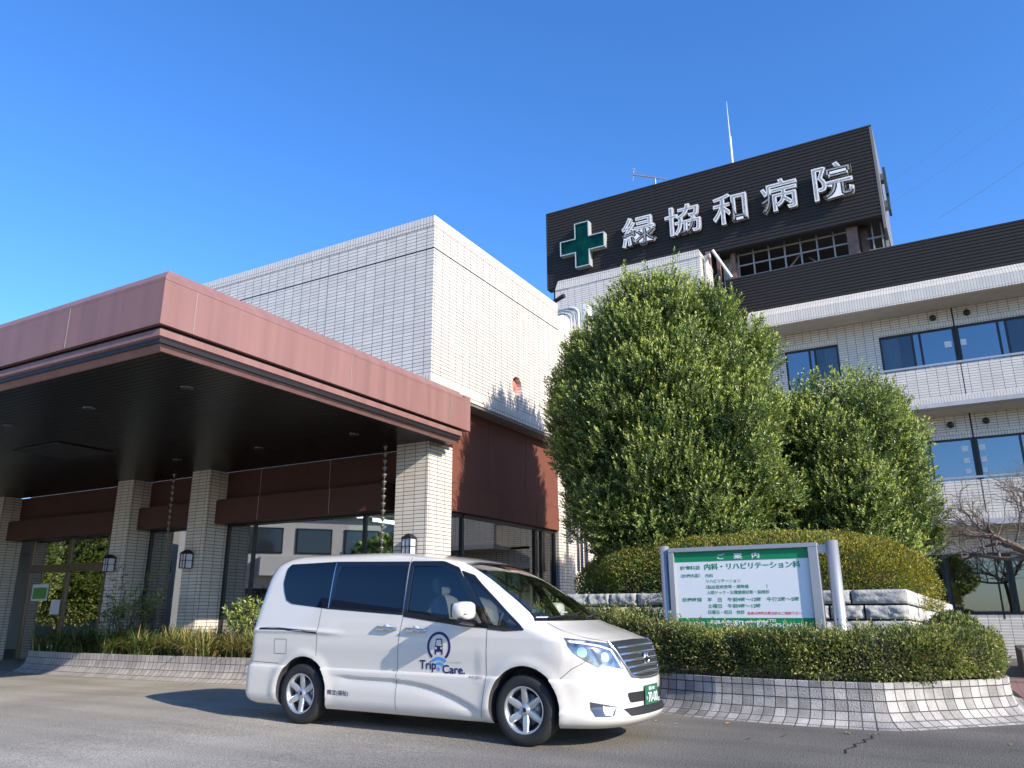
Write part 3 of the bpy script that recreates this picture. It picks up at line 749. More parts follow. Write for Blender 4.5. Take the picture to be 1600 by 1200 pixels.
def build_planters():
    # right planter: sett wall with a flared foot
    path = [(-7.2, 13.2), (-6.4, 12.0), (-5.6, 11.1), (-4.6, 10.35), (-3.9, 9.93), (-3.34, 9.62), (-2.7, 9.42), (-2.05, 9.32), (-1.5, 9.28), (-1.05, 9.30)] + \
           [(-.93, 9.33), (-.84, 9.41)] + [(-.55, 9.72), (-.2, 10.08), (.10, 10.42), (.20, 10.58), (.22, 10.8), (.16, 11.5), (.1, 13.0)]
    prof = [(-.16, .40), (-.01, .42), (.0, .415), (.0, .31), (.012, .22), (.04, .14), (.10, .07), (.20, .02), (.31, -.01)]
    t = thing('stone_planter', (-2, 10, 0), 'curved planter wall of square granite setts under the low hedge and notice board', 'planter')
    m = sweep(path, prof, None, 'w'); w = m.build('sett_wall', M['sett'], None, recalc=False); w.parent = t; w.matrix_parent_inverse = Matrix.Translation((2, -10, 0))
    m = MB(); inn = [(x + .0, y + .12, .38) for x, y in path] ; m.add(inn, [tuple(range(len(inn)))]); s = m.build('planter_soil', M['soil'], None, recalc=False); s.parent = t; s.matrix_parent_inverse = Matrix.Translation((2, -10, 0))
    # left planter
    path = [(-17.15, 11.3), (-17.1, 10.2), (-16.95, 9.75)] + [(-16.7, 9.6), (-16.3, 9.52), (-15, 9.42), (-13, 9.42), (-11, 9.55), (-9.5, 9.75), (-8.6, 9.95), (-8.2, 10.2), (-8.05, 10.8)]
    prof = [(-.14, .41), (-.01, .43), (.0, .425), (.0, .33), (.015, .24), (.05, .16), (.12, .09), (.22, .04), (.36, .0)]
    t = thing('paved_planter', (-12, 10, 0), 'long low planter edged in grey pavers below the lobby windows', 'planter')
    m = sweep(path, prof, None, 'w'); w = m.build('paver_wall', M['sett2'], None, recalc=False); w.parent = t; w.matrix_parent_inverse = Matrix.Translation((12, -10, 0))
    m = MB(); inn = [(x + .0, y + .1, .37) for x, y in path[1:-1]] + [(-8.05, 11.9, .37), (-17.1, 11.9, .37)]; m.add(inn, [tuple(range(len(inn)))]); s = m.build('planter_soil', M['soil'], None, recalc=False); s.parent = t; s.matrix_parent_inverse = Matrix.Translation((12, -10, 0))

# ------------------------------------------------------------------ entrance block
def paneled(name, d, mat, parent, joints_x=(), joints_y=(), gap=.012):
    m = MB(); m.box(*d); o = m.build(name, mat, parent)
    return o
def build_entrance_block():
    b = thing('hospital_entrance_block', (0, 0, 0), 'single-storey entrance block of white tile with a brown panelled base and large lobby windows', 'building')
    XW, YF, YB, Z0, Z1 = -7.59, 10.52, 15.55, 4.87, 8.13
    w = box('tiled_upper_wall', (-27, XW, YF, YB, Z0 + .205, Z1 - .205), M['tile'], b)
    # round recess
    m = MB(); m.lathe([(0, -.5), (.20, -.5), (.20, .5), (0, .5)], 40, 'x', (XW + .34, 13.57, 5.62), False); c = m.build('cut', M['tile'])
    md = w.modifiers.new('c', 'BOOLEAN'); md.object = c; md.operation = 'DIFFERENCE'; md.solver = 'EXACT'; apply_mods(w); bpy.data.objects.remove(c)
    m = MB(); m.lathe([(0, .0), (.205, .0)], 40, 'x', (XW - .11, 13.57, 5.62)); m.build('round_inset', pm('inset_pink', (.50, .20, .165), .6), b)
    m = MB()
    m.box(-27, XW + .012, YF - .012, YB, Z1 - .205, Z1); m.build('coping_course', M['soldier'], b, bevel=.01)
    m = MB(); m.box(-27, XW + .006, YF - .006, YB, Z0, Z0 + .205); m.build('base_course', M['soldier'], b)
    m = MB(); zj = 7.47
    m.box(-27, XW, YF - .003, YF + .02, zj, zj + .022); m.box(XW - .02, XW + .003, YF, YB, zj, zj + .018); m.build('expansion_joint', M['groove'], b)
    jg = pm('joint_grey', (.30, .29, .27), .7); box('vertical_joint', (XW - .02, XW + .003, 13.565, 13.58, 5.83, zj), jg, b); box('vertical_joint', (XW - .02, XW + .0065, 13.565, 13.58, Z0, 5.40), jg, b); box('vertical_joint', (-10.12, -10.10, YF - .003, YF + .02, 4.9, 8.0), jg, b)
    # brown side wall below the overhang
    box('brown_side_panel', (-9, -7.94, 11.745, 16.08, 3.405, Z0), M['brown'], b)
    box('brown_side_lintel', (-9, -7.925, 11.745, 16.08, 2.89, 3.395), M['brown'], b)
    m = MB()
    for y in (13.01, 14.55): m.box(-8, -7.937, y, y + .012, 3.41, Z0)
    for y in (13.45, 15.0): m.box(-8, -7.922, y, y + .012, 2.89, 3.39)
    m.box(-8, -7.935, 11.75, 16.08, 3.393, 3.407); m.build('panel_joint', M['groove'], b)
    m = MB(); m.box(-8.3, XW - .02, 11.0, YB, Z0 - .05, Z0 - .002); m.build('overhang_soffit', pm('overhang_grey', (.20, .18, .17), .6), b)
    # side window
    m = MB()
    for y0, y1 in ((11.745, 11.80), (12.23, 12.29), (15.08, 15.16), (15.40, 15.46), (16.02, 16.08)): m.box(-8.10, -8.02, y0, y1, .55, 2.89)
    m.box(-8.10, -8.02, 11.8, 16.02, 2.82, 2.89); m.box(-8.10, -8.02, 11.8, 16.02, .50, .58); m.build('side_window_frame', M['frame'], b)
    for y0, y1 in ((11.80, 12.23), (12.29, 15.08), (15.16, 15.40), (15.46, 16.02)): box('side_window_pane', (-8.066, -8.058, y0, y1, .58, 2.82), M['glassdark'], b)
    box('plinth', (-9, -7.98, 11.745, 16.08, 0, .50), M['tile'], b)
    cur = MB(); 
    curtain(cur, (-8.5, 15.1), (-8.5, 16.1), .6, 2.85); cur.build('curtain', M['curtain2'], b)
    # pillars
    for (x0, x1, y0, y1, z1) in ((-8.64, -7.94, 11.0, 11.742, 4.03), (-14.10, -13.54, 11.0, 11.742, 4.03), (-16.62, -16.07, 11.0, 11.742, 4.03), (-22.3, -21.3, 11.0, 11.64, 4.03), (-9, -7.94, 16.085, 16.92, Z0 - .05)):
        box('tiled_pillar', (x0, x1, y0, y1, 0, z1), M['tile'], b)
    # front: brown bands over the windows
    spans = ((-13.535, -9.05, -13.535, -8.645), (-16.065, -14.105, -16.065, -14.105), (-21.295, -16.625, -21.295, -16.625))
    for (a, c, a2, c2) in spans:
        box('brown_band', (a2, c2, 11.47, 11.7, 3.42, 4.03), M['brownshade'], b)
        box('brown_lintel', (a, c, 11.22, 11.60, 2.93, 3.41), M['brownshade'], b)
    m = MB()
    for x in (-12.55, -10.65): m.box(x, x + .012, 11.466, 11.48, 3.43, 4.03)
    for x in (-12.30, -10.4): m.box(x, x + .012, 11.216, 11.23, 2.93, 3.41)
    m.build('band_joint', pm('joint_pale', (.35, .28, .25), .6), b)
    # lobby windows
    Y = 11.60
    m = MB()
    for (a, c) in ((-13.535, -8.645), (-16.065, -14.105)):
        m.box(a, a + .07, Y - .03, Y + .05, .45, 2.98); m.box(c - .07, c, Y - .03, Y + .05, .45, 2.98); m.box(a + .07, c - .07, Y - .03, Y + .05, 2.90, 2.98); m.box(a + .07, c - .07, Y - .03, Y + .05, .40, .48)
    for x in (-12.72, -9.80, -14.45): m.box(x - .035, x + .035, Y - .03, Y + .05, .48, 2.90)
    m.build('lobby_window_frame', M['frame'], b)
    for (a, c) in ((-13.465, -12.755), (-12.685, -9.835), (-9.765, -8.715), (-15.995, -14.485), (-14.415, -14.175)):
        box('lobby_window_pane', (a, c, Y, Y + .008, .48, 2.90), M['glass'], b)
    cur = MB()
    for a, c in ((-13.5, -13.0), (-12.6, -12.2), (-11.7, -11.2), (-10.3, -9.75), (-16.0, -15.3)): curtain(cur, (a, 11.74), (c, 11.74), .5, 2.88)
    cur.build('curtain', M['curtain'], b)
    # entrance screen
    m = MB(); YE = 11.66
    for x in (-20.72, -19.12, -17.6): m.box(x - .05, x + .05, YE - .04, YE + .06, .05, 2.93)
    m.box(-20.67, -19.17, YE - .03, YE + .03, 2.13, 2.30); m.box(-19.07, -17.65, YE - .03, YE + .03, 2.13, 2.30); m.box(-17.55, -16.65, YE - .03, YE + .03, 2.13, 2.30); m.build('door_frame', M['bronze'], b)
    for a, c in ((-20.67, -19.17), (-19.07, -17.65), (-17.55, -16.65)):
        box('entrance_glass', (a, c, YE, YE + .008, .08, 2.12), M['glass'], b); box('transom_glass', (a, c, YE, YE + .008, 2.31, 2.92), M['glass'], b)
    m = MB(); m.box(-20.50, -19.82, YE - .014, YE - .008, 1.44, 1.84); m.build('door_notice', M['signwhite'], b)
    m = MB(); m.box(-20.45, -19.87, YE - .018, YE - .0145, 1.49, 1.76); m.build('notice_picture', pm('notice_green', (.10, .30, .06), .6), b)
    m = MB(); m.box(-19.62, -19.25, YE - .014, YE - .008, 1.12, 1.46); m.build('paper_notice', M['signwhite'], b)
    # interior
    m = MB(); m.box(-27, -8.9, 15.45, 15.5, 0, 4.0); m.box(-27, -26.9, 11.7, 15.45, 0, 4); m.build('lobby_back_wall', M['room'], b)
    m = MB(); m.box(-27, -8.12, 11.75, 15.45, .02, .05); m.build('lobby_floor', M['roomfloor'], b)
    m = MB(); m.box(-27, -8.12, 11.72, 15.45, 3.0, 3.04); m.build('lobby_ceiling', M['room'], b)
    m = MB(); m.box(-9.0, -8.95, 11.8, 12.0, .05, 3); m.build('inner_partition', M['dark'], b)
    for (x, y) in ((-9.0, 13.0), (-9.6, 14.4), (-10.6, 13.0)): box('ceiling_lamp', (x - .1, x + .1, y - .6, y + .6, 2.96, 2.995), M['lightpanel'], b)
    m = MB(); m.box(-18.0, -17.0, 14.6, 14.64, 2.35, 2.6); m.build('exit_sign', pm('exit_green', (.02, .35, .12), .5, emit=(.02, .5, .15), es=.5), b)
    # far end of the side: rear wall beyond the block
    box('rear_corner_wall', (-12, -8.3, 16.95, 19.9, 0, 8.6), M['wingtile'], b)
    return b

def curtain(m, a, c, z0, z1, folds=None, amp=.035):
    L_ = sqrt((c[0] - a[0]) ** 2 + (c[1] - a[1]) ** 2); n = max(8, int(L_ / .02)); vs = []
    dx, dy = (c[0] - a[0]) / L_, (c[1] - a[1]) / L_
    for i in range(n + 1):
        t = i / n; o = amp * sin(t * L_ * 52) + amp * .4 * sin(t * L_ * 23 + 1)
        for z in (z0, z1): vs.append((a[0] + dx * L_ * t - dy * o, a[1] + dy * L_ * t + dx * o, z))
    m.add(vs, [(2 * i, 2 * i + 2, 2 * i + 3, 2 * i + 1) for i in range(n)], True)

def build_canopy():
    X, Y, YE_ = -7.4, 5.13, 11.3
    c = thing('entrance_canopy', (0, 0, 0), 'broad flat entrance canopy with pinkish brown metal fascia and dark slatted underside', 'canopy')
    path = [(-30, Y), (X, Y), (X, YE_)]
    def sw(name, prof, mat, cap=True):
        m = sweep(path, prof, None, name, closed_end=cap); return m.build(name, mat, c)
    sw('fascia_cap', [(-.4, 4.90), (-.13, 4.93), (-.12, 4.935), (-.003, 4.80), (-.003, 4.765)], M['fascia'], False)
    sw('fascia_band', [(-.06, 4.76), (0, 4.76), (0, 4.235), (-.06, 4.235)], M['fascia'])
    sw('fascia_groove', [(-.08, 4.30), (-.08, 4.05), (-.2, 4.05)], M['groove'], False)
    sw('lower_trim', [(-.08, 4.195), (-.045, 4.195), (-.045, 4.115), (-.08, 4.10)], M['fascia'])
    sw('lower_lip', [(-.08, 4.085), (-.095, 4.085), (-.13, 4.03), (-.17, 3.985), (-.20, 3.985), (-.20, 4.03)], M['fascia'])
    # joints in the fascia
    m = MB(); 
    for y in (5.56, 8.28, 10.86): m.box(X - .01, X + .004, y, y + .014, 4.24, 4.76); m.box(X - .06, X - .04, y - .12, y - .105, 4.115, 4.195)
    for x in (-9.19, -11.6, -14.0): m.box(x, x + .014, Y - .004, Y + .01, 4.24, 4.76)
    m.build('fascia_joint', pm('joint_fascia', (.27, .20, .18), .5), c)
    box('canopy_roof', (-30, X - .13, Y + .13, YE_, 4.78, 4.90), M['concrete'], c)
    box('wall_return', (-8.0, X - .002, 11.30, 11.50, 4.235, 4.86), M['fascia'], c)
    # slatted underside
    m = MB(); y = Y + .21; x0, x1 = -30, X - .21
    while y < 11.42:
        m.box(x0, x1, y, y + .088, 4.03, 4.045); y += .1
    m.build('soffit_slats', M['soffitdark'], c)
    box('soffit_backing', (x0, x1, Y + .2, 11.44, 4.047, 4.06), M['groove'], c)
    m = MB(); m.box(-14.9, -13.5, 7.7, 8.75, 4.006, 4.028); m.build('soffit_hatch', M['groove'], c, bevel=.01)
    for (x, y) in ((-8.70, 6.55), (-10.83, 6.55), (-12.99, 6.6), (-10.95, 9.9), (-8.70, 9.9), (-13.2, 9.9)):
        m = MB(); m.lathe([(.055, 0), (.075, -.001), (.085, .006), (.085, .03)], 24, 'z', (x, y, 4.015)); d = m.build('downlight', pm('downlight_ring', (.10, .10, .105), .35), c)
        m = MB(); m.lathe([(0, 0), (.055, 0)], 24, 'z', (x, y, 4.022)); m.build('bulb_recess', pm('recess', (.05, .05, .05), .3), d)
    return c

# ------------------------------------------------------------------ tower, sign, ward wing
def corrug(m, x0, x1, y, z0, z1, step, depth, axis='x'):
    z = z0; prof = []
    while z < z1 - 1e-6:
        e = min(z + step, z1); prof += [(0, z), (0, z + (e - z) * .55), (depth, z + (e - z) * .62), (depth, z + (e - z) * .95)]; z = e
    prof.append((0, z1)); vs = []
    for (o, z) in prof:
        if axis == 'x': vs += [(x0, y + o, z), (x1, y + o, z)]
        else: vs += [(y - o, x0, z), (y - o, x1, z)]
    m.add(vs, [(2 * i, 2 * i + 1, 2 * i + 3, 2 * i + 2) for i in range(len(prof) - 1)])

def build_tower():
    t = thing('rooftop_tower', (0, 0, 0), 'rooftop plant tower in black ribbed siding that carries the hospital name', 'tower')
    x0, x1, y0, y1 = -11.40, -.65, 22.6, 26.5
    m = MB(); corrug(m, x0, x1, y0, 11.93, 14.83, .112, .016); m.build('front_siding', M['siding'], t, recalc=False)
    m = MB(); m.box(x0, x1, y0 + .03, y0 + .3, 11.9, 14.80); m.box(x0 - .004, x0 + .06, y0 - .006, y0 + .3, 11.9, 14.84); m.box(x0, x1, y0 - .01, y0 + .3, 14.80, 14.85); m.build('siding_backing', M['siding'], t)
    m = MB(); m.box(x1 - .06, x1 + .012, y0 - .004, y1, 11.5, 14.86); m.build('side_panel', pm('side_panel_grey', (.17, .16, .15), .5), t)
    m = MB(); m.box(x1 - .10, x1 - .02, y0 + .8, y0 + 1.0, 9.8, 11.9); m.box(x1 - .10, x1 + .01, y0 + 1.6, y0 + 1.75, 9.8, 11.5); m.build('corner_post', pm('post_grey', (.30, .28, .26), .5), t)
    m = MB(); m.box(-8.95, -5.7, y0 + .3, y0 + 3.4, 9.6, 12.4); m.box(-5.7, x1 - .7, y0 + 3.0, y0 + 3.4, 9.6, 12.6); m.box(x0 + .1, -9.0, y0 + .3, y0 + 3.4, 11.4, 12.3); m.build('plant_room_wall', M['dark'], t)
    m = MB(); m.box(x0, x1 - .02, y0 + .3, y1, 12.0, 14.75); m.build('tower_core', M['siding'], t)
    # steel lattice below the siding
    m = MB(); yl = y0 + .55
    for x in np.arange(-4.95, -1.45, .47): m.box(x, x + .045, yl, yl + .045, 10.4, 12.0)
    for z in (10.75, 11.12, 11.50, 11.86): m.box(-5.1, -1.5, yl - .01, yl + .03, z, z + .04)
    for x in (-1.05, -.80): m.box(x - .02, x + .02, yl, yl + .045, 10.4, 12.0)
    for z in (11.12, 11.50): m.box(-1.2, x1 - .1, yl - .01, yl + .03, z, z + .04)
    m.tube([(-4.5, yl + .9, 10.5), (-3.2, yl + .9, 11.9)], .03, 6); m.tube([(-3.0, yl + 1.3, 11.9), (-1.6, yl + 1.3, 10.6)], .03, 6)
    m.build('steel_lattice', M['galv'], t)
    m = MB(); m.box(-5.12, -4.98, y0 + .35, y0 + .5, 10.2, 12.0); m.build('steel_column', M['steel'], t)
    m = MB(); m.box(-1.72, -1.42, y0 + .32, y0 + .52, 10.2, 11.95); m.build('steel_column', M['steel'], t)
    m = MB(); m.box(-1.38, -1.18, y0 + .7, y0 + 1.1, 10.2, 12.1); m.build('steel_column', M['steel'], t)
    m = MB(); m.box(-5.75, -5.62, y0 - .2, y0 - .05, 10.2, 11.9); m.box(-5.50, -5.40, y0 + .1, y0 + .2, 10.2, 11.9); m.build('steel_column', M['steel'], t)
    m = MB(); m.box(-5.5, -5.14, y0 + .9, y0 + 1.4, 10.0, 12.2); m.build('white_riser_wall', M['white'], t)
    m = MB(); m.tube([(-5.55, y0 - .1, 11.95), (-5.08, y0 + .1, 11.0)], .05, 8); m.build('brace_pipe', M['white'], t)
    # sign on the right side of the tower
    s = thing('side_cross_sign', (0, 0, 0), 'cross box sign seen edge-on, on the right side of the rooftop tower', 'sign')
    m = MB(); m.box(x1 + .10, x1 + .17, 23.3, 24.1, 12.9, 13.4); m.box(x1 + .10, x1 + .17, 23.45, 23.95, 12.45, 13.85); m.build('cross_box', pm('cross_edge', (.035, .06, .055), .4), s)
    m = MB(); m.box(x1 + .013, x1 + .10, 23.55, 23.85, 12.6, 12.8); m.box(x1 + .013, x1 + .10, 23.55, 23.85, 13.5, 13.7); m.build('bracket', M['white'], s)
    # name sign
    sg = thing('name_sign', (0, 0, 0), 'large silver channel letters naming the hospital, on the black siding', 'sign')
    chars = [('緑', -8.47, 1.17, 12.66, 1.06), ('協', -6.97, 1.16, 12.67, 1.03), ('和', -5.42, 1.07, 12.66, 1.03), ('病', -3.93, 1.08, 12.68, 1.06), ('院', -2.40, 1.10, 12.68, 1.14)]
    LETTERS = []
    silver = pm('letter_return', (.66, .65, .62), .3, metal=.55); facem = pm('letter_face', (.34, .33, .33), .25, noise=.35, nscale=9); rimm = pm('letter_rim', (.82, .80, .76), .35)
    for ch, x, w, z, h in chars:
        co, F = textmesh(ch, None, None, extrude=.07, offset=.020)
        co0, F0 = textmesh(ch, None, None, extrude=0, offset=.020)
        def lay(co, F, name, mat, yc, par, grow=0, lo=None, sc=None):
            m = MB(); m.add([(x + (c[0]) * sc[0], yc - c[2], z + (c[1]) * sc[1]) for c in co], F); return m.build(name, mat, par, recalc=False)
        sc = (w / co[:, 0].max(), h / co[:, 1].max())
        # co spans 0..; z from -extrude..extrude
        o = lay(co, F, 'sign_character', silver, y0 - .17, sg, sc=sc)
        # rim: the outer outline face, slightly proud; inner translucent face smaller and prouder
        o2 = lay(co0, F0, 'character_rim', rimm, y0 - .243, o, sc=sc)
        co1, F1 = textmesh_raw(ch, -.014, .020)
        lay(co1, F1, 'character_face', facem, y0 - .248, o, sc=sc)
    cr = thing('green_cross_sign', (0, 0, 0), 'green glass cross sign with silver rim left of the hospital name', 'sign')
    cx, cz, a, bb = -9.93, 13.20, .81, .81
    def crossbox(m, ya, yb, r, wv):
        m.box(cx - wv, cx + wv, ya, yb, cz - r, cz + r); m.box(cx - r, cx - wv, ya, yb, cz - wv, cz + wv); m.box(cx + wv, cx + r, ya, yb, cz - wv, cz + wv)
    m = MB()
    poly = [(-.27, -.83), (.27, -.83), (.27, -.27), (.83, -.27), (.83, .27), (.27, .27), (.27, .83), (-.27, .83), (-.27, .27), (-.83, .27), (-.83, -.27), (-.27, -.27)]
    inn = shrink(poly, .032)
    def ringx(outer, inner_, ya, yb):
        k = len(outer); vs = [(cx + p[0], ya, cz + p[1]) for p in outer] + [(cx + p[0], yb, cz + p[1]) for p in outer] + [(cx + p[0], ya, cz + p[1]) for p in inner_] + [(cx + p[0], yb, cz + p[1]) for p in inner_]
        fs = []
        for i in range(k):
            j = (i + 1) % k; fs += [(i, j, k + j, k + i), (2 * k + i, 2 * k + j, 3 * k + j, 3 * k + i), (i, j, 2 * k + j, 2 * k + i), (k + i, k + j, 3 * k + j, 3 * k + i)]
        m.add(vs, fs)
    ringx(poly, inn, y0 - .24, y0 + .0); m.build('cross_rim', pm('cross_rim_metal', (.62, .64, .60), .3, metal=.4), cr)
    m = MB(); m.add([(cx + p[0], y0 - .10, cz + p[1]) for p in inn], [tuple(range(len(inn)))]); m.build('cross_back', pm('cross_green', (.02, .22, .15), .25, noise=.8, nscale=1.6), cr)
    m = MB(); m.add([(cx + p[0], y0 - .225, cz + p[1]) for p in inn], [tuple(range(len(inn)))]); m.build('cross_glass', glassmat('cross_glass', (.30, .75, .62), -.02), cr)
    # mast and aerial
    m = MB(); m.tube([(-4.84, 23.2, 14.8), (-4.84, 23.2, 16.2)], .045, 8); m.tube([(-4.84, 23.2, 16.2), (-4.84, 23.2, 17.55)], .022, 6, r2=.006)
    tag(m.build('lightning_rod', pm('mast_white', (.6, .6, .6), .5)), 'thin white lightning rod standing on top of the rooftop tower', 'mast')
    m = MB(); A = Vector((-7.38, 22.9, 14.7)); B = Vector((-7.38, 22.9, 15.25)); m.tube([A, B], .03, 6)
    C1 = Vector((-8.15, 22.9, 15.62)); D1 = Vector((-7.0, 22.9, 15.1)); m.tube([C1, D1], .02, 6)
    for i in range(9):
        p = C1.lerp(D1, .05 + i * .085); l = .2 - .012 * i; m.tube([p + Vector((0, -l, 0)), p + Vector((0, l, 0))], .008, 4)
    m.tube([C1 + Vector((-.02, 0, -.25)), C1 + Vector((.05, 0, .25))], .008, 4); m.tube([C1 + Vector((-.02, -.2, .2)), C1 + Vector((.05, .2, .2))], .008, 4)
    tag(m.build('tv_aerial', M['galv']), 'small television aerial on top of the tower above its left half', 'aerial')

def textmesh_raw(s, offset, ref_offset):
    """a thinner copy of the glyph laid out in the same frame as the one with ref_offset"""
    def raw(off):
        c = bpy.data.curves.new('t', 'FONT'); c.body = s; c.offset = off; c.resolution_u = 4
        o = bpy.data.objects.new('t', c); COL.objects.link(o); dg = bpy.context.evaluated_depsgraph_get(); dg.update(); me = bpy.data.meshes.new_from_object(o.evaluated_get(dg))
        bpy.data.objects.remove(o); bpy.data.curves.remove(c); co = np.array([v.co[:] for v in me.vertices]); F = [tuple(p.vertices) for p in me.polygons]; bpy.data.meshes.remove(me); return co, F
    a, _ = raw(ref_offset); b, F = raw(offset); lo = a.min(0); b[:, 0] -= lo[0]; b[:, 1] -= lo[1]; return b, F

def build_block():
    t = thing('stair_block', (0, 0, 0), 'pale tiled stair block rising behind the trees below the rooftop sign', 'building')
    x0, x1, y0, y1, z1 = -9.82, -5.30, 20.0, 21.3, 10.87
    box('tiled_wall', (x0, x1, y0, y1, 0, z1 - .21), M['wingtile'], t)
    m = MB(); m.add([(x0 + .10, y0 - .02, z1), (x1 - .02, y0 - .02, z1), (x1 + .02, y0 - .02, z1 - .21), (x0 - .0, y0 - .02, z1 - .30),
                     (x0 + .10, y1, z1), (x1 - .02, y1, z1), (x1 + .02, y1, z1 - .21), (x0, y1, z1 - .30)], [(0, 1, 2, 3), (4, 7, 6, 5), (0, 4, 5, 1), (1, 5, 6, 2), (2, 6, 7, 3), (3, 7, 4, 0)])
    m.build('coping', M['soldier'], t)
    m = MB(); m.tube([(x1 + .22, y0 + .3, 10.75), (x1 + .10, y0 + .3, 10.75), (x1 + .10, y0 + .3, 10.5), (x1 + .10, y0 + .3, 4)], .07, 10); m.build('rain_pipe', M['pipe'], t)
    # ducts at the meeting of the blocks
    d = thing('duct_bundle', (0, 0, 0), 'bundle of grey pipes and white ducts running down behind the entrance block', 'duct')
    Y = 16.4
    for k, (x, r) in enumerate(((-7.62, .035), (-7.53, .035), (-7.42, .05))):
        m = MB(); zt = 8.22 + .05 * k
        m.tube([(x - .8, Y, zt + .0), (x - .25, Y, zt + .02), (x - .1, Y, zt - .03), (x - .02, Y, zt - .12), (x, Y, zt - .3), (x, Y, 2)], r, 10); m.build('pipe', M['pipe'], d)
    m = MB(); m.box(-7.32, -7.14, Y - .05, Y + .2, 7.5, 8.35); m.box(-7.36, -7.10, Y - .08, Y + .23, 6.2, 7.15); m.box(-7.30, -7.16, Y, Y + .15, 3.0, 7.5); m.build('white_duct', M['white'], d, bevel=.03)
    m = MB(); m.box(-7.7, -7.2, Y - .07, Y - .04, 6.45, 6.50); m.box(-7.7, -7.2, Y - .07, Y - .04, 4.5, 4.55); m.build('pipe_clamp', M['pipe'], d)
    m = MB(); m.tube([(-7.9, 16.1, 8.25), (-7.9, 16.1, 8.45)], .02, 6); m.tube([(-7.95, 16.1, 8.46), (-7.62, 16.0, 8.52)], .05, 10, r2=.06)
    tag(m.build('security_camera', M['lampmetal']), 'small dark security camera on the far corner of the entrance block roof', 'camera')

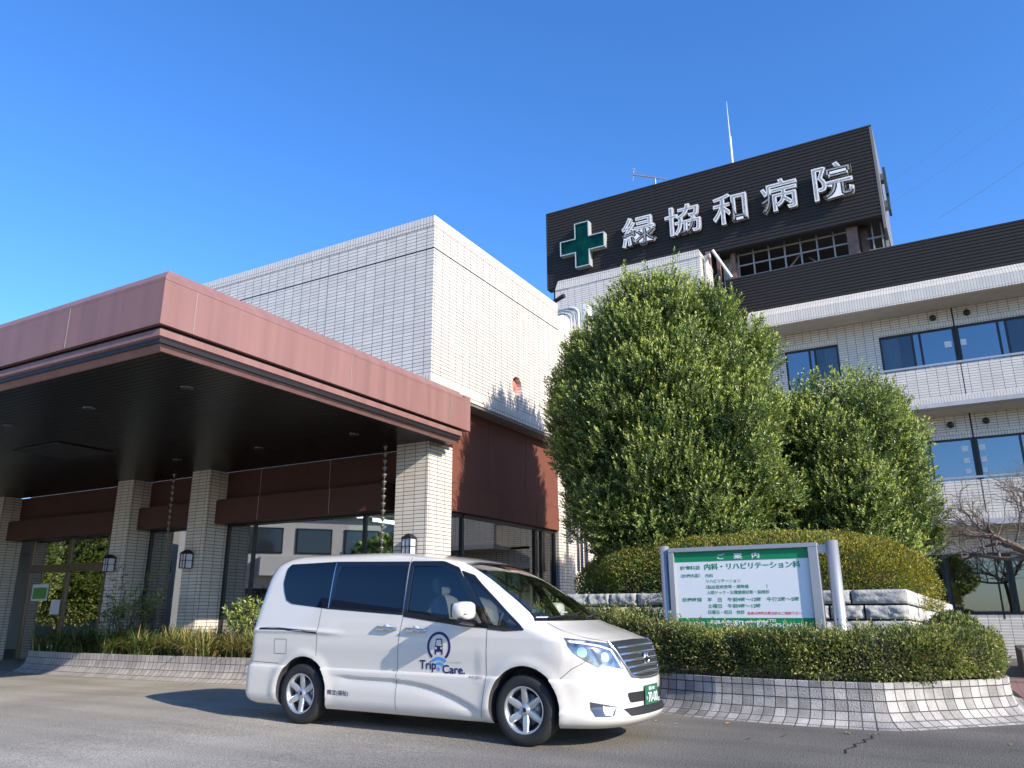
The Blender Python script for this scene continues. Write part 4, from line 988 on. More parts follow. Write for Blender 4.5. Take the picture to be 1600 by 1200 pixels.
def build_wing():
    w = thing('ward_wing', (0, 0, 0), 'three-storey ward wing with white tiled balconies and bands of windows', 'building')
    XL, XR_, YB_, YW_ = -4.6, 12.0, 22.0, 23.1
    # black parapet
    m = MB(); corrug(m, -5.2, XR_, 22.35, 9.45, 10.78, .095, .014); m.build('ribbed_parapet', M['siding'], w, recalc=False)
    m = MB(); m.box(-5.2, XR_, 22.38, 22.7, 9.4, 10.76); m.box(-5.2, XR_, 22.34, 22.7, 10.755, 10.80); m.build('parapet_backing', M['siding'], w)
    # eaves: slanted top then upright face
    def prism_x(prof, name, mat, x0=XL, x1=XR_):
        m = MB(); k = len(prof); vs = [(x0, y, z) for y, z in prof] + [(x1, y, z) for y, z in prof]
        m.add(vs, [tuple(range(k)), tuple(range(k, 2 * k))[::-1]] + [(i, (i + 1) % k, k + (i + 1) % k, k + i) for i in range(k)]); return m.build(name, mat, w)
    prism_x([(22.36, 9.62), (21.98, 9.29), (22.36, 9.29)], 'eaves_slope', M['wingsoldier'])
    prism_x([(21.98, 9.285), (22.0, 8.96), (22.12, 8.96), (22.12, 9.285)], 'eaves_face', M['wingsoldier'])
    prism_x([(22.12, 9.28), (22.12, 8.965), (23.3, 9.0), (23.3, 9.28)], 'eaves_soffit', M['plaster'])
    # window walls, floor by floor: (head, sill, wall top)
    WIN = {3: [(-3.85, -1.27 - 1.10, [-2.34 - .02]), ], 2: [], 1: []}
    def wall(z0, z1, wins, wz0, wz1):
        """tiled wall with openings wins between wz0 and wz1"""
        m = MB(); xs = XL
        m.box(XL, XR_, YW_, YW_ + .25, wz1 + .16, z1); m.box(XL, XR_, YW_, YW_ + .25, z0, wz0)
        for (a, b) in wins:
            m.box(xs, a, YW_, YW_ + .25, wz0, wz1 + .16); xs = b
        m.box(xs, XR_, YW_, YW_ + .25, wz0, wz1 + .16); m.build('tiled_wall', M['wingtile'], w)
        m = MB()
        for (a, b) in wins: m.box(a, b, YW_ - .004, YW_ + .25, wz1, wz1 + .16)
        m.build('lintel_course', M['wingsoldier'], w)
    sets3 = [(-3.83, -2.36), (-1.28, 8.0)]
    wall(6.1, 9.0, sets3, 6.9, 8.47)
    sets2 = [(-3.83, -2.36), (-1.9, 8.0)]
    wall(3.2, 6.06, sets2, 3.95, 5.41)
    wall(.0, 3.12, [(-3.8, -1.75), (-1.60, 8.0)], 1.0, 2.48)
    def windows(a, b, z0, z1, mull, pat='bbbbbb'):
        m = MB(); y = YW_ + .05
        m.box(a, b, y, y + .06, z1 - .05, z1); m.box(a, b, y, y + .06, z0, z0 + .06); m.box(a, a + .05, y, y + .06, z0 + .06, z1 - .05); m.box(b - .05, b, y, y + .06, z0 + .06, z1 - .05)
        for (p, hw) in mull: m.box(p - hw, p + hw, y, y + .06, z0 + .06, z1 - .05)
        m.build('window_frame', M['frame'], w)
        ed = [a + .05] + [v for (p, hw) in mull for v in (p - hw, p + hw)] + [b - .05]
        for i in range(0, len(ed), 2):
            p = box('window_pane', (ed[i], ed[i + 1], y + .025, y + .031, z0 + .06, z1 - .05), M[{'g': 'glassgrey', 'd': 'glassdark'}.get(pat[i // 2], 'glassblue')], w)
            if pat[i // 2] == 'g': box('sash_rail', (ed[i], ed[i + 1], y + .01, y + .05, z0 + .30, z0 + .33), M['frame'], w)
    # 3F
    windows(-3.83, -2.36, 6.9, 8.47, [(-3.15, .03), (-3.0, .03)], 'bbg')
    windows(-1.28, .56, 6.9, 8.47, [(-.46, .03), (-.27, .03)], 'gbb'); windows(.62, 3.6, 6.9, 8.47, [(1.57, .03), (1.75, .03), (2.9, .03)], 'bbgg'); windows(3.65, 8.0, 6.9, 8.47, [(4.6, .03), (5.6, .03), (6.6, .03)])
    # 2F
    windows(-3.83, -2.36, 3.95, 5.41, [(-3.1, .03)]); windows(-1.9, .56, 3.95, 5.41, [(-.60, .03), (-.44, .03)], 'gbb'); windows(.62, 3.6, 3.95, 5.41, [(1.60, .03), (1.77, .03), (2.9, .03)]); windows(3.65, 8.0, 3.95, 5.41, [(4.6, .03), (5.6, .03), (6.6, .03)])
    # 1F: large dark windows
    windows(-3.8, -1.75, 1.0, 2.48, [(-2.7, .03)], 'dd'); windows(-1.60, -.55, 1.0, 2.48, [(-1.1, .03)], 'dd'); windows(-.47, .84, 1.0, 2.48, [], 'd'); windows(.90, 4.2, 1.0, 2.48, [(2.4, .04)], 'dd'); windows(4.2, 8.0, 1.0, 2.48, [(6, .04)], 'dd')
    m = MB(); m.box(.57, .61, YW_ - .006, YW_ + .2, 0, 9.0); m.build('movement_joint', M['groove'], w)
    # rooms and curtains
    for z0, z1 in ((6.3, 8.9), (3.3, 5.9), (.2, 2.95)):
        m = MB(); m.box(XL, XR_, 26.2, 26.3, z0, z1); m.box(XL, XR_, 23.36, 26.2, z1, z1 + .05); m.box(XL, XR_, 23.36, 26.2, z0 - .05, z0); m.build('room_shell', M['room'], w)
    cur = MB()
    for a, c, z0, z1 in ((-1.22, -.80, 6.95, 8.4), (-2.75, -2.42, 6.95, 8.4), (-1.5, -1.1, 4, 5.4), (2.6, 3.4, 6.95, 8.4), (.72, .95, 4, 5.4)): curtain(cur, (a, 23.24), (c, 23.24), z0, z1, amp=.025)
    cur.build('curtain', M['white'], w)
    cur = MB(); curtain(cur, (-.40, 23.27), (.35, 23.27), 1.05, 2.4, amp=.05); curtain(cur, (.45, 23.27), (.8, 23.27), 1.05, 2.4); cur.build('curtain', M['curtain'], w)
    # paper squares stuck inside the windows
    for (x, z, s) in ((.38, 8.0, .17), (.72, 8.0, .17), (.36, 7.30, .15), (.70, 7.30, .15), (.36, 5.14, .15), (.74, 5.14, .15), (.36, 4.83, .14), (.74, 4.83, .14), (.36, 4.55, .12), (.72, 4.55, .12)):
        box('window_notice', (x - s / 2, x + s / 2, YW_ + .062, YW_ + .066, z - s / 2, z + s / 2), M['signwhite'], w)
    # balconies
    for (zt, zb, lz, xl) in ((7.10, 6.30, 6.05, -2.9), (4.16, 3.36, 3.08, -2.9)):
        box('balcony_front', (xl, .55, YB_, YB_ + .16, zb, zt), M['wingtile'], w); box('balcony_front', (.575, XR_, YB_, YB_ + .16, zb, zt), M['wingtile'], w)
        box('balcony_base_course', (xl, XR_, YB_ - .008, YB_ + .16, zb - .14, zb), M['wingsoldier'], w)
        box('balcony_ledge', (xl, XR_, YB_ - .01, YB_ + .4, lz, zb - .14), M['concrete'], w)
        box('balcony_floor', (xl, XR_, YB_ + .4, YW_ + .02, lz + .0, lz + .12), M['plaster'], w)
        m = MB(); m.box(xl, XR_, YB_ + .02, YB_ + .10, zt + .05, zt + .10)
        for x in np.arange(xl + .1, XR_, 1.35): m.box(x - .02, x + .02, YB_ + .04, YB_ + .08, zt, zt + .05)
        m.build('balcony_rail', M['alu'], w)
    # round vents
    for (x, z) in ((.12, 8.78), (.93, 8.78), (-4.3, 8.80), (.12, 5.78), (.93, 5.80)):
        m = MB(); m.lathe([(.0, -.10), (.055, -.10), (.075, -.08), (.085, -.02), (.085, .0)], 20, 'y', (x, YW_, z)); m.build('round_vent', M['frame'], w)
    m = MB(); m.box(XL, XR_, 22.95, 23.09, 0, .9); m.build('plinth_wall', M['wingtile'], w)
    return w
# ------------------------------------------------------------------ street-side things
def build_board():
    Y = 10.15
    s = thing('notice_board', (-2.5, Y, 0), 'hospital notice board with green bands and Japanese opening hours between two steel posts', 'notice board')
    inv = Matrix.Translation((2.5, -Y, 0))
    def P(o): o.parent = s; o.matrix_parent_inverse = inv; return o
    for x, r in ((-3.47, .062), (-1.385, .072)):
        m = MB(); m.lathe([(0, 1.945 if x > -2 else 1.960), (r, 1.945 if x > -2 else 1.960), (r, 0)], 28, 'z', (x, Y + .02, 0)); P(m.build('post', M['alu']))
    P(box('bracket', (-3.41, -3.36, Y, Y + .05, 1.80, 1.90), M['alu'])); P(box('bracket', (-1.57, -1.455, Y, Y + .05, 1.80, 1.90), M['alu']))
    x0, x1, z0, z1 = -3.40, -1.545, .90, 1.925
    m = MB(); m.box(x0, x1, Y - .06, Y + .06, z1 - .055, z1); m.box(x0, x1, Y - .06, Y + .06, z0 - .055, z0); m.box(x0, x0 + .075, Y - .06, Y + .06, z0, z1 - .055); m.box(x1 - .11, x1, Y - .06, Y + .06, z0, z1 - .055)
    P(m.build('frame', M['alu'], bevel=.006))
    px0, px1 = x0 + .075, x1 - .11
    P(box('panel', (px0, px1, Y - .02, Y + .03, z0, z1 - .055), M['signwhite']))
    P(box('green_band', (px0, px1, Y - .024, Y - .0205, 1.748, z1 - .055), M['gin'])); P(box('green_band', (px0, px1, Y - .024, Y - .0205, z0, 1.052), M['gin']))
    def T(txt, xa, xb, zc, h, mat, off=.0, name='lettering', y=Y - .0225, sp=1.0):
        co, F = textmesh(txt, xb - xa, h, offset=off, spacing=sp); m = MB(); m.add([(xa + c[0], y, zc - h / 2 + c[1]) for c in co], F); return P(m.build(name, mat, recalc=False))
    T('ご　案　内', -2.76, -2.235, 1.800, .072, M['wletter'], .02, y=Y - .0265)
    T('診療科目', -3.255, -3.00, 1.672, .052, M['gin'], .015)
    T('内科・リハビリテーション科', -2.935, -1.76, 1.678, .082, M['gin'], .02)
    T('〔診療内容〕', -3.25, -3.00, 1.572, .048, M['gin'], .012)
    T('内科', -2.93, -2.83, 1.568, .046, M['gin'], .010)
    T('リハビリテーション', -2.925, -2.49, 1.500, .044, M['gin'], .010)
    T('（脳血管疾患等・運動器　　　　）', -2.93, -2.17, 1.428, .046, M['gin'], .010)
    T('人間ドック・各種健康診断・脳検診', -2.925, -2.15, 1.360, .046, M['gin'], .010)
    T('診療時間', -3.25, -3.00, 1.275, .050, M['gin'], .012)
    T('平　日　午前9時〜12時　午後2時〜5時', -2.925, -1.81, 1.272, .052, M['gin'], .012)
    T('土曜日　午前9時〜12時', -2.925, -2.27, 1.196, .052, M['gin'], .012)
    T('日曜日・祝日　休診', -2.925, -2.47, 1.122, .050, M['gin'], .012)
    T('急患は随時応需注診はご相談下さい', -2.44, -1.80, 1.108, .036, M['red'], .012)
    T('緑協和病院', -2.92, -2.20, .985, .085, M['wletter'], .03, y=Y - .0265)
    T('医療法人社団', -3.30, -2.98, .985, .05, M['wletter'], .01, y=Y - .0265)
    T('TEL', -2.19, -2.09, 1.022, .032, M['wletter'], .02, y=Y - .0265); T('045(962)6', -2.19, -1.78, .965, .05, M['wletter'], .02, y=Y - .0265)

def build_lamps():
    def lamp(x, y, z, label):
        t = thing('wall_lantern', (x, y, z), label, 'lantern', 'lanterns on the tiled pillars')
        m = MB(); w = .085; h = .15
        for sx in (-1, 1):
            for sy in (-.20, -.03): m.box(sx * w - .008, sx * w + .008, sy - .008, sy + .008, -h, h)
        for z_ in (-h, h - .015, 0): m.box(-w - .004, w + .004, -.206, -.024, z_, z_ + .012)
        m.box(-.006, .006, -.205, -.195, -h, h)
        m.box(-.06, .06, -.024, 0, -h * .9, h * 1.1); m.build('cage', M['lampmetal'], t)
        m = MB(); m.add([(-w - .015, -.22, h), (w + .015, -.22, h), (w + .015, -.01, h), (-w - .015, -.01, h), (-.03, -.14, h + .075), (.03, -.14, h + .075), (.03, -.07, h + .075), (-.03, -.07, h + .075)],
                     [(0, 1, 5, 4), (1, 2, 6, 5), (2, 3, 7, 6), (3, 0, 4, 7), (4, 5, 6, 7), (3, 2, 1, 0)]); m.build('hood', M['lampmetal'], t)
        m = MB(); m.box(-w + .006, w - .006, -.192, -.036, -h + .012, h - .015); m.build('lamp_glass', M['lampglass'], t)
        return t
    lamp(-13.86, 11.0, 2.16, 'dark box lantern on the middle tiled pillar, above the bushy young shrub')
    lamp(-16.40, 11.0, 2.16, 'dark box lantern on the tiled pillar next to the glass entrance')
    lamp(-8.22, 11.0, 2.20, 'small lantern on the sunlit pillar just above the roof of the minivan')
    def chain(x, y, z0, z1, label):
        m = MB(); z = z1; k = 0
        while z > z0:
            m.lathe([(.012, -.075), (.035, -.02), (.046, .0), (.036, -.004), (.010, -.06)], 10, 'z', (x, y, z)); m.tube([(x - .02, y, z), (x, y, z + .05), (x + .02, y, z)], .003, 4); z -= .125; k += 1
        m.tube([(x, y, z0), (x, y, z1 + .1)], .004, 5)
        tag(m.build('rain_chain', pm('chain_bronze', (.20, .19, .17), .45, metal=.6)), label, 'rain chain', 'rain chains hanging from the canopy')
    chain(-8.62, 10.65, .45, 3.95, 'rain chain of small cups hanging beside the sunlit pillar behind the minivan roof')
    chain(-14.22, 10.65, .45, 3.95, 'rain chain of small cups hanging left of the middle tiled pillar')

# ------------------------------------------------------------------ foliage
def np_mesh(name, V, T, mats, mi, smooth=False):
    me = bpy.data.meshes.new(name); nv, nf = len(V), len(T)
    me.vertices.add(nv); me.vertices.foreach_set('co', V.astype(np.float32).ravel())
    me.loops.add(nf * 3); me.loops.foreach_set('vertex_index', T.astype(np.int32).ravel())
    me.polygons.add(nf); me.polygons.foreach_set('loop_start', np.arange(0, nf * 3, 3, dtype=np.int32)); me.polygons.foreach_set('loop_total', np.full(nf, 3, np.int32))
    for m in mats: me.materials.append(m)
    me.polygons.foreach_set('material_index', mi.astype(np.int32)); me.update(calc_edges=True); me.validate()
    o = bpy.data.objects.new(name, me); COL.objects.link(o); return o
def unit(a): return a / np.maximum(1e-9, np.linalg.norm(a, axis=1, keepdims=True))
def leaves(base, d, up, L, W, mi, fold=.25):
    """base points, leaf directions, rough normals, lengths, widths -> diamond leaves folded on the midrib"""
    d = unit(d); s = unit(np.cross(d, up)); n = unit(np.cross(s, d)); L = L[:, None]; W = W[:, None]
    tip = base + d * L; mid = base + d * L * .5
    a = mid + s * W * .5 + n * W * fold; b = mid - s * W * .5 + n * W * fold
    V = np.stack([base, a, tip, b], 1).reshape(-1, 3); k = np.arange(len(base))[:, None] * 4
    T = np.concatenate([k + np.array([0, 1, 2]), k + np.array([0, 2, 3])], 1).reshape(-1, 3)
    return V, T, np.repeat(mi, 2)
def shoots(pos, dirs, rs, nl=11, slen=.22, ll=.075, lw=.026, nm=4, spread=.75, light=None):
    """leafy shoots at pos along dirs"""
    N = len(pos); dirs = unit(dirs); t = np.tile(np.linspace(.05, 1, nl), N); i = np.repeat(np.arange(N), nl)
    sl = slen * rs.uniform(.6, 1.3, N); D = dirs[i]; base = pos[i] + D * (t * sl[i])[:, None]
    ref = unit(np.cross(D, np.array([.31, .77, .55]))); r2 = np.cross(D, ref)
    ang = np.tile(np.arange(nl) * 2.4, N) + rs.uniform(0, 6.28, N)[i]
    out = ref * np.cos(ang)[:, None] + r2 * np.sin(ang)[:, None]
    k = (spread * (1.15 - .75 * t))[:, None] * rs.uniform(.7, 1.3, N * nl)[:, None]
    ld = D * (1 - k * .4) + out * k + rs.normal(0, .12, (N * nl, 3))
    L = ll * rs.uniform(.7, 1.2, N * nl) * (1.05 - .35 * t); W = lw * rs.uniform(.8, 1.2, N * nl)
    base = base
    m0 = rs.randint(0, nm, N)[i]
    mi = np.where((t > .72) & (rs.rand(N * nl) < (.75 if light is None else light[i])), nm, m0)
    return leaves(base, ld, D + rs.normal(0, .2, D.shape), L, W, mi)
LG = [leafmat('leaf_deep_green', (.095, .140, .042), .34), leafmat('leaf_green', (.155, .215, .055), .36), leafmat('leaf_olive_green', (.22, .27, .07), .36), leafmat('leaf_dark', (.062, .090, .032), .33), leafmat('leaf_young_lit', (.50, .54, .16), .4, .35)]  # last one: pale young tips that also carry the crowns' sunlit highlights
HG = [leafmat('hedge_green', (.115, .155, .042), .5), leafmat('hedge_mid', (.18, .21, .055), .5), leafmat('hedge_dark', (.055, .08, .022), .5), leafmat('hedge_brownish', (.19, .15, .06), .6), leafmat('hedge_light', (.36, .36, .11), .5)]
YG = [leafmat('gold_green', (.125, .180, .038), .5), leafmat('gold', (.30, .235, .025), .5), leafmat('gold_olive', (.075, .11, .026), .5), leafmat('gold_rust', (.22, .15, .03), .5), leafmat('gold_light', (.40, .33, .04), .5)]

def crown_tree(name, label, cx, cy, prof, seed, n, trunk_r, base_z, lean=(0, 0), spikes=0, spread_y=1.0, ll=.08, lump=.20, sq=1.0):
    rs = np.random.RandomState(seed); t = thing(name, (cx, cy, 0), label, 'tree')
    zs = np.array([p[0] for p in prof]); Rr_ = np.array([p[1] for p in prof]); z0, z1 = zs[0], zs[-1]
    # lumps
    K = 120; la = rs.uniform(0, 2 * pi, K); lz = rs.uniform(z0, z1, K); lh = rs.uniform(-1, 1, K)
    def R(a, z):
        r = np.interp(z, zs, Rr_); b = np.zeros_like(r)
        for k in range(K):
            da = np.abs((a - la[k] + pi) % (2 * pi) - pi) * r; dz = z - lz[k]; b += lh[k] * np.exp(-(da ** 2 + dz ** 2) / .16)
        return r * (1 + .0 * b) + lump * np.clip(b, -1.2, 1.1)
    # foliage gathered in clumps set on the crown's surface, plus a dim filling behind them
    pos = []; dirs = []; lite = []
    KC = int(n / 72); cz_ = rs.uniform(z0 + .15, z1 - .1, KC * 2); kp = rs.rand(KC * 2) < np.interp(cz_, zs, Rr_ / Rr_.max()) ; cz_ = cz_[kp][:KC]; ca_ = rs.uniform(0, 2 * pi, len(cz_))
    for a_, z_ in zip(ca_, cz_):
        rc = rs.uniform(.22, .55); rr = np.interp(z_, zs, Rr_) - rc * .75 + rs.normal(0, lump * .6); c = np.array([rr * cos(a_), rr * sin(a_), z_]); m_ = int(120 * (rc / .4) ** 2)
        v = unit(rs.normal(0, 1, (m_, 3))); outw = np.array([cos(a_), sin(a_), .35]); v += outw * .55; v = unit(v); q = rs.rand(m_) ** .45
        pos.append(c + v * (rc * q)[:, None] * np.array([1, 1, 1.25])); dirs.append(v * .6 + outw * .25 + np.array([0, 0, 1.0]) * rs.uniform(.45, 1.2) + rs.normal(0, .25, (m_, 3))); lite.append(np.clip(q * 1.5 - .4, 0, 1) * (v[:, 2] > -.35) * rs.uniform(.35, 1))  # more pale tips on outer, upper shoots: sunlight put into leaf colour
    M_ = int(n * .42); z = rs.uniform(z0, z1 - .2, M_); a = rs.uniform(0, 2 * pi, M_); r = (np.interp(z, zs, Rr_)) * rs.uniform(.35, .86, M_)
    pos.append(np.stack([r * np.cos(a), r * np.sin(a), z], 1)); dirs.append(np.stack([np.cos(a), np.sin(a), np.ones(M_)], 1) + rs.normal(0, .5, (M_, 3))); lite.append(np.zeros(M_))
    pos = np.concatenate(pos); dirs = np.concatenate(dirs); lite = np.concatenate(lite); pos[:, 1] *= spread_y
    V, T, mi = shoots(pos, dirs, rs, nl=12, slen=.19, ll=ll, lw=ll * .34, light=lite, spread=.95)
    # tall shoots standing out of the top
    if spikes:
        P2 = []; D2 = []
        for k in range(spikes):
            aa = rs.uniform(0, 2 * pi); zz = z1 - rs.uniform(.0, 1.3) ; rr = np.interp(zz, zs, Rr_) * rs.uniform(.55, 1.0); h = rs.uniform(.25, .62) * (1.25 if zz > z1 - .6 else .9)
            b = np.array([rr * cos(aa) * sq, rr * sin(aa) * spread_y, zz - .1]); dd = np.array([cos(aa) * .15 + rs.normal(0, .08), sin(aa) * .15, 1.0])
            for q in np.arange(0, h, .075): P2.append(b + dd * q + rs.normal(0, .015, 3)); D2.append(dd + rs.normal(0, .22, 3))
        V2, T2, m2 = shoots(np.array(P2), np.array(D2), rs, nl=9, slen=.16, ll=ll * .95, lw=ll * .33, light=np.full(len(P2), .8)); T = np.concatenate([T, T2 + len(V)]); V = np.concatenate([V, V2]); mi = np.concatenate([mi, m2])
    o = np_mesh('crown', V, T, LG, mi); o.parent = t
    m = MB(); zt = z0 + (z1 - z0) * .75
    for k in range(3):
        ox, oy = rs.uniform(-.25, .25, 2); P = [(ox, oy, base_z), (ox * 1.2, oy * 1.2, z0 + .2), (ox * 2.4, oy * 2.4, (z0 + zt) / 2), (ox * 3.4, oy * 3.4, zt)]; m.tube(P, trunk_r * (1 if k == 0 else .7), 8, r2=.02)
        for j in range(9):
            aa = rs.uniform(0, 2 * pi); zz = z0 + rs.uniform(.0, .8) * (z1 - z0); rr = np.interp(zz, zs, Rr_) * .8; m.tube([(ox * 1.5, oy * 1.5, zz - .5), (rr * .5 * cos(aa), rr * .5 * sin(aa), zz - .1), (rr * cos(aa), rr * sin(aa) * spread_y, zz + .3)], trunk_r * .35, 6, r2=.01)
    m.build('trunk', M['bark'], t)
    # lower bare stems showing under the crown
    return t

def shell_leaves(pts, nrm, rs, mats, ll, lw, name, weights=None, jitter=.03, up=.35, spread=.8):
    N = len(pts); d = unit(nrm) + rs.normal(0, spread * .6, (N, 3)) + np.array([0, 0, up])
    mi = rs.choice(len(mats), N, p=weights)
    V, T, m = leaves(pts + rs.normal(0, jitter, (N, 3)), d, unit(nrm) + rs.normal(0, .6, (N, 3)), ll * rs.uniform(.6, 1.3, N), lw * rs.uniform(.7, 1.2, N), mi)
    return V, T, m

def build_hedges():
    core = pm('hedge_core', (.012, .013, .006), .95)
    rs = np.random.RandomState(11)
    # low hedge along the planter: swept rounded box
    path = np.array([(-6.9, 13.0), (-6.2, 12.1), (-5.4, 11.25), (-4.5, 10.6), (-3.75, 10.15), (-3.0, 9.88), (-2.2, 9.75), (-1.5, 9.70), (-.95, 9.80), (-.55, 10.12), (-.24, 10.55), (-.2, 11.1)])
    hts = np.array([1.10, 1.15, 1.20, 1.18, 1.08, .955, .895, .90, .93, .96, .91, .84]); hw = np.array([.4, .42, .45, .45, .42, .36, .33, .32, .36, .42, .42, .36])
    seg = np.r_[0, np.cumsum(np.linalg.norm(np.diff(path, axis=0), axis=1))]; Ltot = seg[-1]
    def at(s):
        x = np.interp(s, seg, path[:, 0]); y = np.interp(s, seg, path[:, 1]); h = np.interp(s, seg, hts); w = np.interp(s, seg, hw)
        e = .08; dx = np.interp(s + e, seg, path[:, 0]) - np.interp(s - e, seg, path[:, 0]); dy = np.interp(s + e, seg, path[:, 1]) - np.interp(s - e, seg, path[:, 1]); l = np.sqrt(dx * dx + dy * dy) + 1e-9
        return x, y, h, w, dx / l, dy / l
    def lump(s, a): return .08 * np.sin(s * 3.1 + a) + .06 * np.sin(s * 7.3 + a * 2.3) + .04 * np.sin(s * 15 + a * 4)
    def surf(s, a, r=1.0):
        x, y, h, w, tx, ty = at(s); zc = .40 + (h - .40) / 2; hh = (h - .40) / 2
        c, sn = np.cos(a), np.sin(a); ex = .55; cu = np.sign(c) * np.abs(c) ** ex; su = np.sign(sn) * np.abs(sn) ** ex
        k = r * (1 + lump(s, a))
        px = x + ty * w * cu * k; py = y - tx * w * cu * k; pz = zc + hh * su * k
        nx, ny, nz = ty * cu, -tx * cu, su * 1.0
        return np.stack([px, py, pz], -1), np.stack([nx, ny, nz], -1)
    t = thing('low_hedge', (-2.2, 9.75, .4), 'clipped low green hedge running along the top of the granite planter wall', 'hedge')
    inv = Matrix.Translation((2.2, -9.75, -.4))
    n = 105000; s = rs.uniform(-.1, Ltot + .1, n); a = rs.uniform(-1.2, pi + 1.2, n); u_ = rs.uniform(-.92, 1, n); a2 = np.arcsin(np.sign(u_) * np.abs(u_) ** 1.82); a2 = np.where(rs.rand(n) < .75, a2, pi - a2); a = np.where(rs.rand(n) < .55, a2, a); dep = 1 - .24 * rs.rand(n) ** 1.3
    p, nr = surf(s, a, dep)
    # end caps: squeeze outermost ends
    # thinner, twiggy lower part
    keep = (p[:, 2] > .62) | (rs.rand(n) < .75)
    # bald patch
    bare = np.array([mnoise.noise(Vector((a_ * 2.3, b_ * 2.3 + 7, c_ * 3.2))) for a_, b_, c_ in p]); keep &= (bare < .22) | (rs.rand(n) < .30) | (p[:, 2] > .86)
    dd = ((p[:, 0] + 1.05) / .22) ** 2 + ((p[:, 2] - .72) / .14) ** 2; keep &= (dd > 1) | (rs.rand(n) < .55)
    p, nr = p[keep], nr[keep]
    V, T, mi = shell_leaves(p, nr, rs, HG, .036, .019, 'x', [.32, .26, .16, .08, .18], jitter=.018)
    pn = np.array([mnoise.noise(Vector((a_ * 1.9 + 3, b_ * 1.9, c_ * 2.4))) for a_, b_, c_ in p]); uu = rs.rand(len(p)); m1 = mi[::2].copy()
    m1 = np.where((pn > .10) & (uu < .45), 4, m1); m1 = np.where((pn < -.12) & (uu < .5), np.where(uu < .16, 3, 2), m1); mi = np.repeat(m1, 2)
    # stray shoots standing out of the clipped surface
    q = rs.uniform(0, Ltot, 900); qa = rs.uniform(-.3, pi + .1, 900); sp_, sn_ = surf(q, qa, .95); V3, T3, m3 = shoots(sp_, sn_ * .6 + np.array([0, 0, 1.0]) + rs.normal(0, .3, sn_.shape), rs, nl=9, slen=.13, ll=.036, lw=.016, light=np.full(900, .7))
    T = np.concatenate([T, T3 + len(V)]); V = np.concatenate([V, V3]); mi = np.concatenate([mi, m3])
    o = np_mesh('foliage', V, T, HG, mi); o.parent = t; o.matrix_parent_inverse = inv
    S_, A_ = np.meshgrid(np.linspace(0, Ltot, 60), np.linspace(0, 2 * pi, 17)[:-1], indexing='ij'); c, _ = surf(S_.ravel(), A_.ravel(), .64); k = 16; F = [(i * k + j, i * k + (j + 1) % k, (i + 1) * k + (j + 1) % k, (i + 1) * k + j) for i in range(59) for j in range(k)]
    m = MB(); m.add(c, F + [tuple(range(k)), tuple(range(59 * k, 60 * k))[::-1]]); o = m.build('twig_core', core); o.parent = t; o.matrix_parent_inverse = inv
    m = MB()
    for q in range(520):
        ss = rs.uniform(0, Ltot); aa = rs.uniform(-.4, .9); a1, _ = surf(np.array([ss]), np.array([-.9]), .75); a2, _ = surf(np.array([ss + rs.normal(0, .12)]), np.array([aa]), 1.0); A, B = Vector(a1[0]), Vector(a2[0]); m.tube([A, A.lerp(B, .5) + Vector(rs.normal(0, .03, 3)), B], .005, 4, r2=.002, caps=False)
    o = m.build('stems', M['barkpale']); o.parent = t; o.matrix_parent_inverse = inv
    # golden dome hedge
    t = thing('dome_hedge', (-2.95, 12.7, 1.1), 'rounded golden green clipped hedge mounded on the granite block wall', 'hedge')
    inv = Matrix.Translation((2.95, -12.7, -1.1)); C0 = np.array([-3.08, 12.90, 1.29])
    def dome(a, b, r=1.0):
        cb, sb = np.cos(b), np.sin(b); ex = .62; ca, sa = np.cos(a), np.sin(a); f = lambda v, e: np.sign(v) * np.abs(v) ** e
        k = r * (1 + .018 * np.sin(a * 9 + b * 5) + .015 * np.sin(a * 17 - b * 9))
        x = 2.66 * f(cb, .60) * f(ca, .8) * k; y = 1.95 * f(cb, .60) * f(sa, .8) * k; z = .99 * f(sb, .72) * k
        return np.stack([x, y, z], -1) + C0, np.stack([cb * ca / 2.55, cb * sa / 1.95, sb / 1.15], -1)
    n = 120000; a = rs.uniform(0, 2 * pi, n); b = np.arcsin(rs.uniform(-.08, 1, n)); keep = (np.sin(a) < .45); a, b = a[keep], b[keep]
    p, nr = dome(a, b, 1 - .09 * rs.rand(len(a)) ** 1.5); nn = unit(nr)
    # sunlit yellow on tops and right-hand shoulder, shaded green front, put into leaf colours
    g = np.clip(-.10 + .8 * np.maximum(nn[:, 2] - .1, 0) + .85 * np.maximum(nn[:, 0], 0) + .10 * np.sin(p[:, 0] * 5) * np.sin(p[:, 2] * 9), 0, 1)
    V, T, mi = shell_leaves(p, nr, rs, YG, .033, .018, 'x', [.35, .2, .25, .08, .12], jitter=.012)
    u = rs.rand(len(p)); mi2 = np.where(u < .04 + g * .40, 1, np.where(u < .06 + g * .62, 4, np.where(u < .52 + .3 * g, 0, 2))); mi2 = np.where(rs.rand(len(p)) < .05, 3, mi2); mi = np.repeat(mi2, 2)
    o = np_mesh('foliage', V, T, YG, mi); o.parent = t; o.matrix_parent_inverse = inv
    A_, B_ = np.meshgrid(np.linspace(0, 2 * pi, 49)[:-1], np.linspace(-.05, pi / 2, 12), indexing='ij'); c, _ = dome(A_.ravel(), B_.ravel(), .90); F = [(i * 12 + j, ((i + 1) % 48) * 12 + j, ((i + 1) % 48) * 12 + j + 1, i * 12 + j + 1) for i in range(48) for j in range(11)]
    m = MB(); m.add(c, F, True); o = m.build('twig_core', core, recalc=True); o.parent = t; o.matrix_parent_inverse = inv
    # small green mound right of the stones
    t = thing('small_shrub', (-.28, 12.0, .5), 'small flat green shrub between the granite blocks and the low hedge', 'shrub')
